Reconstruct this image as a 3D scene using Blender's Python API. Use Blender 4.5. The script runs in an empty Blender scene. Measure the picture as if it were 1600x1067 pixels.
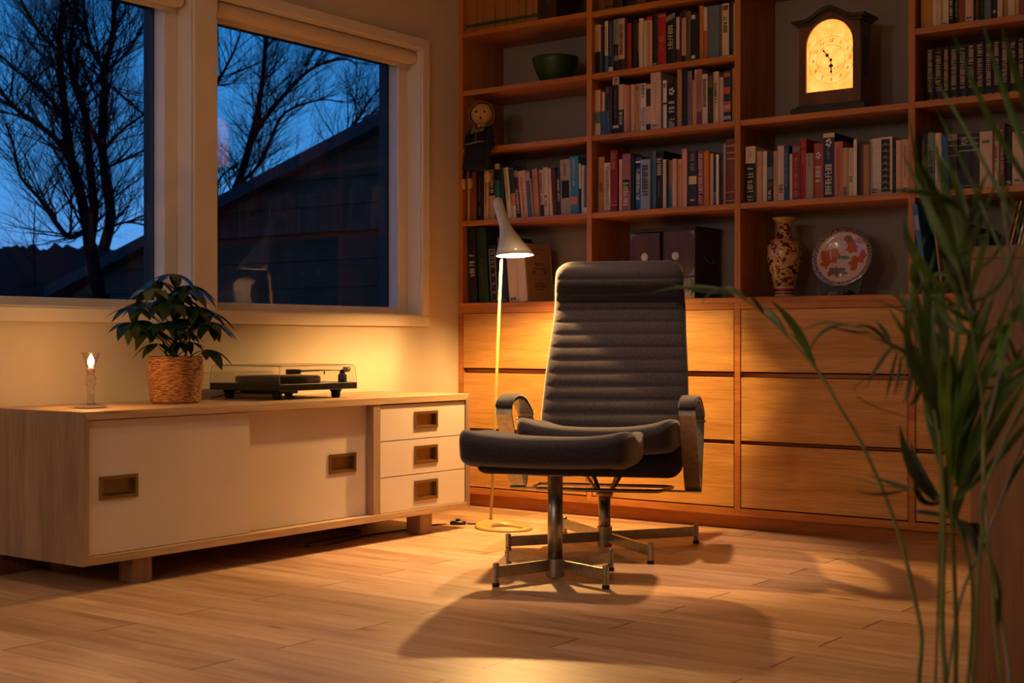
LAMP_W=130;CANDLE_W=24;GLOBE=30;EXPO=0.0;DOWN=46;DCH=210
BOOKS=[
('A1',2.074,'shelf above the green bowl',[
(0.02, 0.062, 0.0, 0.228, 'ochre', 'm green .085 .15', 'tan antique volume with green band'),
(0.0826, 0.03, 0.0, 0.228, 'ochre', 'm green .085 .15', 'narrow tan antique volume with green band'),
(0.1132, 0.069, 0.0, 0.228, 'ochre', 'm green .085 .15', 'wide tan antique volume with green band'),
(0.185, 0.057, 0.0, 0.228, 'ochre', 'm green .085 .15', 'tan antique volume with green band'),
(0.244, 0.032, 0.0, 0.228, 'ochre', 'm green .085 .15', 'tan antique volume with green band'),
(0.2766, 0.027, 0.0, 0.228, 'ochre', 'm green .085 .15', 'narrow tan antique volume with green band'),
(0.3042, 0.043, 0.0, 0.228, 'ochre', 'm green .085 .15', 'tan antique volume with green band'),
(0.3478, 0.033, 0.0, 0.228, 'ochre', 'm green .085 .15', 'narrow tan antique volume with green band'),
(0.382, 0.027, 0.0, 0.228, 'ochre', 'm green .085 .15', 'narrow tan antique volume with green band'),
(0.431, 0.075, 0.0, 0.228, 'dbrown', 't rust .3 .8', 'dark reddish brown antique volume'),
]),
('A4',1.247,'shelf under the seated doll',[
(0.032, 0.015, 0.0, 0.238, 'tan', '', 'thin tan book'),
(0.0476, 0.036, 0.0, 0.236, 'rust', '', 'brownish orange book'),
(0.086, 0.039, 0.0, 0.219, 'black', 't grey .1 .9', 'black book with faint grey lettering'),
(0.127, 0.026, 0.0, 0.23, 'tan', 't brown .3 .8', 'tan paperback'),
(0.154, 0.031, 0.0, 0.231, 'tan', 'h black .55;T cream .5 .97', 'tan book with black lettered label'),
(0.186, 0.025, 0.0, 0.24, 'teal', 'h cream .1;h2 black .2', 'teal green book with pale head'),
(0.2251, 0.018, 0.0135, 0.222, 'dteal', '', 'thin dark green book'),
(0.254, 0.024, 0.0238, 0.22, 'cream', 't black .35 .95', 'cream book with dark title, leaning left'),
(0.2786, 0.023, 0.0206, 0.213, 'dteal', 'f orange .5;f2 pale .25', 'dark teal book with orange lower half'),
(0.3022, 0.023, 0.0206, 0.205, 'maroon', 'T cream .1 .6;h grey .15', 'dark red book with white scrawled title'),
(0.3258, 0.037, 0.0204, 0.2, 'pink', 't rust .1 .9', 'pinkish cream leaning book'),
(0.3634, 0.024, 0.0164, 0.193, 'blue2', 'h lav .2', 'slate blue leaning book'),
(0.388, 0.008, 0.016, 0.164, 'orange', '', 'thin peach orange book'),
(0.3966, 0.027, 0.0148, 0.202, 'dpink', '', 'dusty pink book'),
(0.4242, 0.008, 0.0139, 0.197, 'red', '', 'thin red book'),
(0.4328, 0.016, 0.01, 0.196, 'cream', 'T black .3 .95;f black .25', 'cream book with black title'),
(0.4494, 0.023, 0.01, 0.205, 'pale', 'T black .2 .45;t grey .5 .95', 'pale pink book with black label'),
(0.4748, 0.037, 0.0118, 0.2, 'maroon', 'L cream .45;t brown .3 .9', 'maroon book with cream edge'),
(0.5124, 0.017, 0.0064, 0.195, 'navy', 'T white .3 .8', 'thin dark blue book'),
(0.53, 0.05, 0.0064, 0.231, 'greige', 'p black .3 .62;t brown .7 .95', 'tall greyish pink book with dark picture'),
(0.5806, 0.041, 0.0032, 0.24, 'sky', 't white .5 .95;p salmon .17 .3', 'tall bright blue book with red flower'),
(0.6222, 0.01, 0.0016, 0.209, 'black', 'h cream .5', 'thin book, cream above black'),
(0.6328, 0.015, 0.0, 0.201, 'pale', 't grey .2 .9', 'pale cream narrow book'),
(0.6484, 0.014, 0.0, 0.183, 'blue2', 'f white .14;t grey .2 .95', 'blue book with white label at foot'),
]),
('A5',0.888,'worktop behind lamp shade',[
(0.0453, 0.043, 0.0143, 0.327, 'ink', 'T cream .33 .68', 'tall dark navy book with cream lettering'),
(0.1001, 0.051, 0.0211, 0.327, 'dgreen', 't olive .1 .6', 'tall dark green glossy book'),
(0.1623, 0.045, 0.0173, 0.246, 'ink', 'S white .03 .97', 'black book with white square pattern'),
(0.2156, 0.043, 0.0206, 0.28, 'ink', 'h brown .1;T grey .02 .07', 'dark book with brown head'),
(0.2623, 0.049, 0.0203, 0.251, 'cream', 'T grey .82 .9;T black .03 .08', 'tall cream white book with numeral at foot'),
(0.3133, 0.044, 0.0203, 0.249, 'cream', 't pale .2 .3', 'cream book showing its tan front cover'),
]),
('B0',2.07,'topmost shelf of second bay',[
(0.715, 0.032, 0.0, 0.2, 'brown', '', 'brown leather antique volume'),
(0.748, 0.04, 0.0, 0.2, 'brown', 'r dbrown .06', 'brown leather antique volume'),
(0.796, 0.039, 0.0, 0.2, 'dbrown', '', 'dark brown antique volume'),
(0.84, 0.038, 0.0, 0.2, 'black', '', 'black antique volume'),
(0.879, 0.026, 0.0, 0.2, 'dbrown', '', 'narrow dark brown antique volume'),
(0.906, 0.036, 0.0, 0.212, 'brown', '', 'brown antique volume'),
]),
('B1',1.816,'upper row of second bay',[
(0.698, 0.032, 0.0, 0.202, 'peach', 'f black .45;t dark .3 .9', 'peach book with black lower half'),
(0.731, 0.013, 0.0, 0.193, 'black', 'L grey .3', 'thin black book with grey stripe'),
(0.746, 0.018, 0.0, 0.212, 'pale', 'f blue2 .33;t rust .4 .9', 'pale pink book with blue foot'),
(0.7646, 0.026, 0.0, 0.209, 'navy', 't lav .3 .95;p white .0 .1', 'navy blue book'),
(0.7912, 0.025, 0.0, 0.212, 'sage', 'f black .52;p grey .2 .3;t grey .3 .5', 'sage green book with dark photo foot'),
(0.817, 0.028, 0.0, 0.211, 'peach', 'T dark .3 .93;f dbrown .22', 'peach book with dark title'),
(0.846, 0.01, 0.0, 0.203, 'dbrown', '', 'thin dark brown book'),
(0.857, 0.018, 0.0, 0.188, 'red', 't salmon .2 .9', 'slim bright red book'),
(0.881, 0.018, 0.0, 0.198, 'black', 't teal .1 .95', 'black book with teal lettering'),
(0.9, 0.012, 0.0, 0.185, 'rust', 'f black .35', 'thin rust brown book'),
(0.9126, 0.02, 0.0, 0.199, 'cream', 'L pale .4', 'cream paperback'),
(0.9332, 0.011, 0.0, 0.187, 'cream', '', 'thin cream paperback'),
(0.9448, 0.028, 0.0, 0.202, 'pink', 'h red .08;t rust .1 .9', 'pale pink book with red head'),
(0.9734, 0.027, 0.0, 0.211, 'black', 't brown .2 .9;T white .03 .07', 'black book with brown lettering'),
(1.001, 0.036, 0.0, 0.206, 'red', 'e gold .5;t gold .3 .42;r salmon .93', 'wide bright red book with gold emblem'),
(1.039, 0.042, 0.0, 0.202, 'black', 'q grey .9;T cream .25 .8;T grey .03 .06', 'wide black book with slanted grey head'),
(1.0816, 0.014, 0.0, 0.183, 'pale', 'f maroon .3', 'narrow pale book over maroon foot'),
(1.097, 0.008, 0.0, 0.197, 'maroon', '', 'very thin dark red book'),
(1.106, 0.018, 0.0, 0.206, 'pink', 'h dark .15;t dpink .2 .8;f black .13', 'pink book with dark head'),
(1.1246, 0.022, 0.0, 0.198, 'olive', 't dbrown .5 .9', 'olive brown book'),
(1.1472, 0.022, 0.0, 0.19, 'black', 'p cream .86 .95;t teal .3 .8;p white .05 .12', 'black book with small cream spot'),
(1.17, 0.013, 0.0, 0.184, 'black', '', 'narrow black book'),
(1.185, 0.017, 0.0, 0.212, 'amber', '', 'tall amber orange book'),
(1.203, 0.015, 0.0, 0.204, 'cream', 'f orred .55', 'book, cream above orange red'),
(1.22, 0.05, 0.0, 0.205, 'slate', 't grey .15 .85', 'very thick slate blue book'),
(1.274, 0.012, 0.0, 0.204, 'brown', '', 'narrow tan brown book'),
(1.2866, 0.029, 0.0, 0.205, 'cream', 'p brown .87 .96;T black .45 .75', 'cream book with brown square and black title'),
(1.317, 0.016, 0.0, 0.211, 'black', 't sage .1 .9', 'black book with grey green lettering'),
(1.334, 0.005, 0.0, 0.201, 'pale', '', 'very thin pale book'),
]),
('C1',1.563,'middle row of second bay',[
(0.698, 0.028, 0.0, 0.187, 'peach', 'f pale .27;m slate .27 .52', 'peach book with teal band'),
(0.738, 0.013, 0.0, 0.175, 'peach', 'f blue .55', 'thin book, peach above blue'),
(0.752, 0.018, 0.0, 0.199, 'navy', 'T lav .85 .97;f blue .5', 'narrow navy blue book'),
(0.772, 0.012, 0.0, 0.194, 'maroon', 't rust .1 .9', 'thin maroon book'),
(0.785, 0.031, 0.0, 0.231, 'black', 'h cream .14;T dark .87 .98;m cream .1 .15;t grey .25 .8', 'tall black book with cream head'),
(0.817, 0.024, 0.0, 0.198, 'peach', 'f black .48;T white .15 .45', 'peach and black book with white lettering'),
(0.843, 0.026, 0.0, 0.192, 'salmon', 'L pink .4', 'salmon pink paperback'),
(0.8696, 0.021, 0.0, 0.192, 'pink', 'L rust .2', 'light pink paperback'),
(0.892, 0.027, 0.0, 0.192, 'tan', 'T black .88 .95;t brown .2 .7', 'tan cream book with short black title'),
(0.9196, 0.024, 0.0, 0.191, 'white', 'T navy .7 .97;p lav .1 .5', 'white book with blue lettering'),
(0.9442, 0.022, 0.0, 0.185, 'peach', 'h2 dark .38;h peach .06;f black .14', 'tan book with dark upper label'),
(0.967, 0.046, 0.0, 0.228, 'pinkc', 'T grey .06 .12;t peach .3 .9', 'very thick pale cream book'),
(1.021, 0.016, 0.0, 0.193, 'white', 'T dark .85 .95;m black .5 .54', 'thin white book with black spot'),
(1.039, 0.045, 0.0, 0.181, 'black', 'e white .8;T white .03 .6', 'wide black book with white sketched lettering'),
(1.086, 0.021, 0.0, 0.229, 'tano', '', 'tall tan orange book'),
(1.109, 0.026, 0.0, 0.221, 'ink', 't brown .2 .9;f navy .15', 'tall dark navy book'),
(1.136, 0.018, 0.0, 0.216, 'mauve', 't dark .1 .8', 'grey mauve book'),
(1.1546, 0.01, 0.0, 0.18, 'orange', 'L cream .4', 'thin peach orange book'),
(1.166, 0.032, 0.0, 0.218, 'dpink', 'f purple .24;T rose .3 .95;L pink .3', 'pink book fading to purple foot'),
(1.199, 0.024, 0.0, 0.196, 'cream', 'T black .35 .93', 'cream white book with long black title'),
(1.224, 0.021, 0.0, 0.194, 'black', 'p olive .72 .95;t gold .1 .6', 'black book with gold picture'),
(1.247, 0.024, 0.0, 0.2, 'cream', 'T black .4 .8;L tan .4', 'cream tan book with black title'),
(1.272, 0.02, 0.0, 0.177, 'pink', 't pale .1 .8', 'pale pink book'),
(1.2926, 0.032, 0.0, 0.197, 'navy', 'p orred .88 .96;p orred .55 .68;m orred .2 .4;p lav .25 .33;m lav .05 .12', 'blue and orange patchwork book'),
(1.3252, 0.014, 0.0, 0.206, 'mustard', 't brown .6 .8', 'tall mustard yellow book'),
]),
('D1',1.247,'shelf above the brown chest',[
(0.715, 0.031, 0.0, 0.228, 'ochre2', 'T brown .35 .55', 'ochre tan book'),
(0.747, 0.028, 0.0, 0.202, 'cream', 'T grey .1 .95;f grey .05', 'cream book with long grey title'),
(0.776, 0.034, 0.0, 0.25, 'dred', 'T salmon .7 .98;m salmon .1 .12;m salmon .16 .17', 'tall dark red book'),
(0.82, 0.014, 0.0, 0.21, 'pink', '', 'narrow peach pink book'),
(0.835, 0.038, 0.0, 0.23, 'mauvep', 'p black .35 .55;T white .1 .5', 'mauve pink book with dark picture'),
(0.874, 0.016, 0.0, 0.217, 'black', 't olive .3 .9', 'narrow black book'),
(0.892, 0.028, 0.0, 0.212, 'blue', 'T white .2 .78;m white .9 .93;m navy .8 .9', 'bright blue book with white lettering'),
(0.921, 0.044, 0.0, 0.201, 'ltblue', 'T black .28 .92', 'wide light blue book with bold black title'),
(0.971, 0.016, 0.0, 0.232, 'steel', '', 'tall steel blue book'),
(0.988, 0.035, 0.0, 0.23, 'black', 'T cream .55 .9;t grey .2 .5', 'tall black book with white title'),
(1.025, 0.014, 0.0, 0.194, 'pale', '', 'narrow pale book'),
(1.0396, 0.008, 0.0, 0.191, 'dark', '', 'very thin dark book'),
(1.0482, 0.019, 0.0, 0.189, 'brownp', 'f steel .42', 'brown book with blue foot'),
(1.068, 0.019, 0.0, 0.193, 'pink', '', 'peach paperback'),
(1.0876, 0.02, 0.0, 0.191, 'peach', 't dpink .1 .9', 'light peach paperback'),
(1.109, 0.023, 0.0, 0.228, 'pink', 'L salmon .3', 'tall pinkish cream book'),
(1.137, 0.035, 0.0, 0.218, 'navy', 'm cream .4 .55;T grey .65 .95;T white .1 .2', 'navy book with cream band'),
(1.176, 0.03, 0.0, 0.214, 'red2', 'T pale .05 .97', 'red book with white title'),
(1.208, 0.021, 0.0, 0.211, 'amber', '', 'orange yellow book'),
(1.23, 0.015, 0.0, 0.201, 'peach', '', 'narrow peach book'),
(1.247, 0.014, 0.0, 0.187, 'ink', 'T lav .05 .3', 'narrow black book'),
(1.2616, 0.011, 0.0, 0.195, 'white', '', 'thin white book'),
(1.2732, 0.018, 0.0, 0.191, 'dbrown', 't brown .1 .9', 'dark brown book'),
(1.2918, 0.01, 0.0, 0.234, 'lav', 'f dpink .5', 'thin pale lavender book'),
(1.3024, 0.037, 0.0, 0.251, 'leather', 'm cream .785 .795;m cream .89 .9;m cream .69 .7;m cream .18 .19;m cream .05 .06;t gold .1 .14', 'tall brown leather volume with gilt rules'),
]),
('D3',1.247,'shelf above the vase',[
(1.387, 0.041, 0.0, 0.214, 'cream', 'f black .7;T cream .04 .66;t brown .8 .95', 'wide book, cream head over black'),
(1.433, 0.021, 0.0, 0.194, 'tan', '', 'tan paperback'),
(1.456, 0.018, 0.0, 0.192, 'cream', 'L pale .3', 'cream paperback'),
(1.475, 0.022, 0.0, 0.186, 'ink', 'm slate .45 .7;T cream .05 .25;m brown .3 .4', 'dark slate blue book'),
(1.5, 0.017, 0.0, 0.189, 'tan', 't brown .3 .9', 'light brown paperback'),
(1.518, 0.028, 0.0, 0.207, 'pinkc', 'T black .15 .32', 'cream book with short dark title'),
(1.547, 0.02, 0.0, 0.204, 'steel2', 't white .25 .95', 'dark blue book'),
(1.5676, 0.012, 0.0, 0.173, 'cream', '', 'thin cream book'),
(1.5802, 0.031, 0.0, 0.209, 'dred', 'T salmon .05 .8;m mauve .85 .95', 'patterned red and purple book'),
(1.6118, 0.024, 0.0, 0.225, 'red', 'T salmon .6 .95;t maroon .05 .5', 'tall bright red book'),
(1.6364, 0.028, 0.0, 0.169, 'greige', 't brown .7 .97', 'short grey beige book'),
(1.665, 0.037, 0.0, 0.203, 'rust2', 'T white .3 .6;e white .78', 'rust red book with white lettering'),
(1.703, 0.044, 0.0, 0.237, 'navy', 'h pale .07;T white .05 .55;e white .85;t lav .55 .8', 'tall navy book with white illustration'),
(1.7476, 0.031, 0.0, 0.202, 'salmon', 't rust .1 .9', 'salmon orange book'),
(1.7792, 0.021, 0.0, 0.178, 'tan', 'T black .03 .2', 'tan book with small black lettering'),
(1.8008, 0.019, 0.0, 0.176, 'cream', 'T black .3 .42;t brown .5 .9', 'cream paperback with small dark mark'),
(1.8204, 0.012, 0.0, 0.205, 'white', '', 'tall thin white book'),
(1.833, 0.014, 0.0, 0.19, 'dbrown', '', 'dark maroon book'),
(1.8476, 0.011, 0.0, 0.187, 'brown', '', 'narrow brown book'),
(1.8592, 0.022, 0.0, 0.183, 'tano', '', 'tan brown book'),
(1.8818, 0.036, 0.0, 0.202, 'pale', 'T dark .03 .15;L lav .3', 'wide pale lavender book'),
(1.9184, 0.047, 0.0, 0.204, 'cream', 'O ink .04 .96', 'cream framed navy book with grey ornaments'),
(1.966, 0.012, 0.0, 0.182, 'black', 't grey .1 .9', 'narrow black book'),
(1.9786, 0.02, 0.0, 0.189, 'peach', '', 'light peach book'),
(1.9992, 0.025, 0.0, 0.189, 'pink', 'T black .0 .12;t brown .3 .9', 'pale pink book with dark foot'),
]),
('A4c',1.82,'top right shelf',[
(2.068, 0.043, 0.0, 0.212, 'mustard', '', 'wide mustard yellow book'),
(2.114, 0.029, 0.0, 0.205, 'cream', 't pale .1 .9', 'cream pink book'),
(2.144, 0.025, 0.0, 0.2, 'cream', 'T black .03 .1', 'cream book with dark mark at foot'),
(2.1696, 0.018, 0.0, 0.215, 'black', 'T white .1 .7', 'black book with white lettering'),
(2.1882, 0.016, 0.0, 0.21, 'black', 'T grey .1 .8', 'black book with grey lettering'),
(2.205, 0.021, 0.0, 0.205, 'rust', '', 'rust brown book'),
(2.227, 0.028, 0.0, 0.205, 'pink', 'T black .06 .1', 'pale pink book with dark numeral'),
(2.257, 0.018, 0.0, 0.215, 'dbrown', 't gold .1 .9;T white .02 .06', 'dark brown book'),
(2.276, 0.017, 0.0, 0.21, 'black', 't olive .1 .9', 'black book'),
(2.2936, 0.023, 0.0, 0.215, 'slate', '', 'slate blue book'),
(2.3172, 0.019, 0.0, 0.2, 'black', 'e cream .12', 'black book with pale round mark'),
(2.3368, 0.017, 0.0, 0.215, 'cream', 't grey .1 .6', 'cream book with grey lettering'),
(2.355, 0.017, 0.0, 0.21, 'tano', '', 'tan orange book'),
(2.373, 0.022, 0.0, 0.21, 'cream', '', 'plain cream book'),
(2.396, 0.013, 0.0, 0.215, 'tan', '', 'tan book'),
(2.41, 0.02, 0.0, 0.215, 'rust', '', 'rust red book'),
(2.431, 0.024, 0.0, 0.215, 'dbrown', '', 'dark brown book'),
]),
('B4c',1.562,'shelf of matching black volumes',[
(2.08, 0.026, 0.0, 0.19, 'black', 'T peach .2 .97;p grey .02 .06;L navy .12', 'black volume with cream vertical lettering'),
(2.108, 0.029, 0.0, 0.19, 'black', 'T peach .2 .97;p grey .02 .06;L navy .12', 'black volume with cream vertical lettering'),
(2.139, 0.023, 0.0, 0.19, 'black', 'T peach .2 .97;p grey .02 .06;L navy .12', 'black volume with cream vertical lettering'),
(2.164, 0.028, 0.0, 0.19, 'black', 'T peach .2 .97;p grey .02 .06;L navy .12', 'black volume with cream vertical lettering'),
(2.194, 0.029, 0.0, 0.19, 'black', 'T peach .2 .97;p grey .02 .06;L navy .12', 'black volume with cream vertical lettering'),
(2.224, 0.029, 0.0, 0.19, 'black', 'T peach .2 .97;p grey .02 .06;L navy .12', 'black volume with cream vertical lettering'),
(2.254, 0.029, 0.0, 0.19, 'black', 'T peach .2 .97;p grey .02 .06;L navy .12', 'black volume with cream vertical lettering'),
(2.285, 0.027, 0.0, 0.19, 'black', 'T peach .2 .97;p grey .02 .06;L navy .12', 'black volume with cream vertical lettering'),
(2.313, 0.025, 0.0, 0.19, 'black', 'T peach .2 .97;p grey .02 .06;L navy .12', 'black volume with cream vertical lettering'),
(2.34, 0.026, 0.0, 0.19, 'black', 'T peach .2 .97;p grey .02 .06;L navy .12', 'black volume with cream vertical lettering'),
(2.368, 0.026, 0.0, 0.19, 'black', 'T peach .2 .97;p grey .02 .06;L navy .12', 'black volume with cream vertical lettering'),
(2.396, 0.024, 0.0, 0.19, 'black', 'T peach .2 .97;p grey .02 .06;L navy .12', 'black volume with cream vertical lettering'),
(2.422, 0.026, 0.0, 0.19, 'black', 'T peach .2 .97;p grey .02 .06;L navy .12', 'black volume with cream vertical lettering'),
]),
('D4',1.247,'shelf behind palm tips',[
(2.065, 0.028, 0.0, 0.204, 'black', 't gold .3 .9', 'black book with gold lettering'),
(2.094, 0.024, 0.0, 0.205, 'sage', 'f slate .4;T dark .3 .7', 'sage green book'),
(2.1186, 0.023, 0.0, 0.202, 'cream', 't brown .1 .8', 'cream book'),
(2.1422, 0.023, 0.0, 0.19, 'blue', '', 'blue book'),
(2.166, 0.033, 0.0, 0.194, 'dbrown', 'm gold .78 .8;m rust .6 .62;m gold .88 .9;h grey .12;f ink .55', 'dark book with red and gold bands'),
(2.202, 0.042, 0.0, 0.191, 'ink', 'm grey .92 .94;m grey .78 .8;m silver .68 .7;m silver .05 .06;e silver .86', 'wide black book with silver bands'),
(2.245, 0.029, 0.0, 0.19, 'plum', 'm grey .9 .92;m silver .8 .82;m silver .68 .71;m silver .05 .06', 'dark purple book with silver bands'),
(2.275, 0.043, 0.0, 0.192, 'pinkc', 'T dark .75 .9;T dark .02 .06', 'wide cream pink book with small title'),
(2.319, 0.022, 0.0, 0.209, 'cream', 'T dred .4 .98;L rust .4', 'cream book with dark red title'),
(2.343, 0.017, 0.0, 0.216, 'purple', 'T pink .2 .9', 'tall magenta purple book'),
(2.362, 0.023, 0.0, 0.203, 'black', 'T grey .4 .65;T white .03 .1', 'black book with white lettering'),
(2.386, 0.038, 0.0, 0.182, 'pinkc', 'T dark .08 .16', 'wide cream pink book with black monogram'),
(2.425, 0.028, 0.0, 0.18, 'mauve', '', 'mauve book'),
]),
]
TREE_L=[[(-6.98, 3.37, 1.16, 0.09), (-7.1, 3.36, 1.59, 0.083), (-7.17, 3.38, 1.79, 0.077), (-7.29, 3.37, 2.19, 0.07), (-7.39, 3.37, 2.42, 0.063), (-7.48, 3.38, 2.71, 0.057), (-7.56, 3.4, 3.04, 0.05), (-7.64, 3.41, 3.42, 0.043), (-7.67, 3.46, 3.84, 0.037), (-7.7, 3.51, 4.26, 0.03)], [(-7.22, 3.45, 1.68, 0.07), (-7.24, 3.51, 1.97, 0.063), (-7.32, 3.52, 2.38, 0.056), (-7.39, 3.54, 2.75, 0.049), (-7.49, 3.54, 3.08, 0.041), (-7.62, 3.52, 3.41, 0.034), (-7.66, 3.57, 3.74, 0.027), (-7.64, 3.66, 4.22, 0.02)], [(-7.03, 3.46, 1.59, 0.075), (-7.03, 3.54, 1.9, 0.069), (-7.12, 3.55, 2.25, 0.064), (-7.19, 3.56, 2.68, 0.058), (-7.22, 3.62, 3.12, 0.052), (-7.28, 3.65, 3.33, 0.047), (-7.26, 3.74, 3.63, 0.041), (-7.3, 3.79, 4.02, 0.036), (-7.33, 3.84, 4.27, 0.03)], [(-7.03, 3.46, 3.27, 0.035), (-7.18, 3.42, 3.51, 0.028), (-7.27, 3.43, 3.78, 0.022), (-7.36, 3.45, 4.14, 0.015)], [(-7.04, 3.45, 2.52, 0.04), (-7.18, 3.42, 2.75, 0.033), (-7.36, 3.37, 3.13, 0.027), (-7.45, 3.38, 3.42, 0.02)], [(-7.19, 3.22, 2.38, 0.045), (-7.35, 3.18, 2.6, 0.04), (-7.56, 3.1, 2.77, 0.035), (-7.75, 3.03, 2.9, 0.03), (-7.94, 2.96, 3.1, 0.025), (-8.13, 2.9, 3.31, 0.02)], [(-7.0, 3.23, 1.74, 0.04), (-7.17, 3.18, 1.69, 0.035), (-7.34, 3.13, 1.86, 0.031), (-7.5, 3.09, 2.06, 0.026), (-7.69, 3.02, 2.27, 0.021), (-7.79, 3.02, 2.53, 0.017), (-7.91, 3.01, 2.79, 0.012)], [(-7.16, 3.12, 2.77, 0.03), (-7.31, 3.08, 2.97, 0.025), (-7.5, 3.02, 3.12, 0.02), (-7.68, 2.95, 3.27, 0.015), (-7.85, 2.91, 3.42, 0.01)], [(-7.26, 3.16, 3.4, 0.03), (-7.44, 3.11, 3.55, 0.024), (-7.6, 3.06, 3.76, 0.018), (-7.75, 3.03, 4.0, 0.012)], [(-7.1, 3.53, 3.27, 0.025), (-7.0, 3.69, 3.45, 0.019), (-6.95, 3.79, 3.63, 0.014), (-6.91, 3.9, 3.88, 0.008)], [(-7.02, 3.47, 2.52, 0.025), (-6.96, 3.59, 2.69, 0.019), (-6.85, 3.75, 2.85, 0.014), (-6.77, 3.88, 2.91, 0.008)], [(-7.01, 3.48, 2.35, 0.02), (-6.96, 3.59, 2.41, 0.016), (-6.87, 3.73, 2.5, 0.011), (-6.78, 3.87, 2.63, 0.007)], [(-7.13, 3.64, 3.14, 0.02), (-7.03, 3.79, 2.98, 0.015), (-6.94, 3.93, 2.85, 0.011), (-6.92, 4.02, 2.71, 0.006)], [(-7.17, 3.61, 1.8, 0.02), (-7.08, 3.75, 1.86, 0.015), (-6.99, 3.89, 1.84, 0.011), (-6.92, 4.02, 1.79, 0.006)], [(-7.72, 3.2, 1.23, 0.015), (-7.79, 3.23, 1.69, 0.01), (-7.82, 3.27, 2.07, 0.006)], [(-7.37, 3.34, 1.74, 0.02), (-7.41, 3.38, 1.97, 0.013), (-7.47, 3.41, 2.26, 0.006)]]
TREE_R=[[(-9.16, 6.74, 1.99, 0.09), (-9.11, 6.85, 2.34, 0.081), (-9.03, 6.98, 2.69, 0.072), (-8.96, 7.11, 3.19, 0.064), (-8.95, 7.19, 3.47, 0.055), (-8.95, 7.26, 3.79, 0.046), (-8.96, 7.33, 4.19, 0.038), (-8.98, 7.39, 4.74, 0.029), (-8.99, 7.46, 5.15, 0.02)], [(-8.82, 6.99, 3.17, 0.05), (-8.71, 7.14, 3.48, 0.043), (-8.54, 7.34, 3.8, 0.037), (-8.4, 7.52, 4.04, 0.03), (-8.23, 7.73, 4.18, 0.023), (-8.08, 7.91, 4.21, 0.017), (-8.03, 8.02, 4.13, 0.01)], [(-9.09, 7.04, 2.66, 0.04), (-8.92, 7.24, 2.94, 0.034), (-8.78, 7.42, 3.48, 0.027), (-8.64, 7.6, 3.65, 0.021), (-8.43, 7.83, 3.74, 0.014), (-8.28, 8.01, 3.71, 0.008)], [(-9.08, 6.92, 2.46, 0.03), (-8.91, 7.12, 2.62, 0.025), (-8.74, 7.32, 2.78, 0.019), (-8.5, 7.57, 2.86, 0.013), (-8.36, 7.75, 3.1, 0.008)], [(-9.22, 6.82, 2.38, 0.03), (-9.28, 6.85, 2.62, 0.023), (-9.26, 6.93, 2.78, 0.017), (-9.15, 7.09, 2.94, 0.01)], [(-8.7, 8.33, 3.11, 0.05), (-8.67, 8.42, 3.24, 0.042), (-8.62, 8.53, 3.49, 0.034), (-8.56, 8.65, 3.66, 0.026), (-8.5, 8.77, 3.88, 0.018), (-8.44, 8.88, 4.01, 0.01)], [(-9.14, 6.63, 3.72, 0.035), (-9.07, 6.76, 3.99, 0.027), (-8.99, 6.89, 4.31, 0.018), (-8.96, 6.99, 4.67, 0.01)], [(-9.22, 6.7, 3.85, 0.02), (-9.08, 6.87, 3.86, 0.013), (-8.97, 7.03, 4.03, 0.006)], [(-8.74, 7.17, 4.33, 0.02), (-8.66, 7.3, 4.49, 0.015), (-8.52, 7.48, 4.47, 0.011), (-8.41, 7.64, 4.37, 0.006)], [(-8.53, 8.45, 3.47, 0.025), (-8.41, 8.61, 3.52, 0.019), (-8.29, 8.78, 3.65, 0.012), (-8.28, 8.86, 3.58, 0.006)]]
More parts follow.
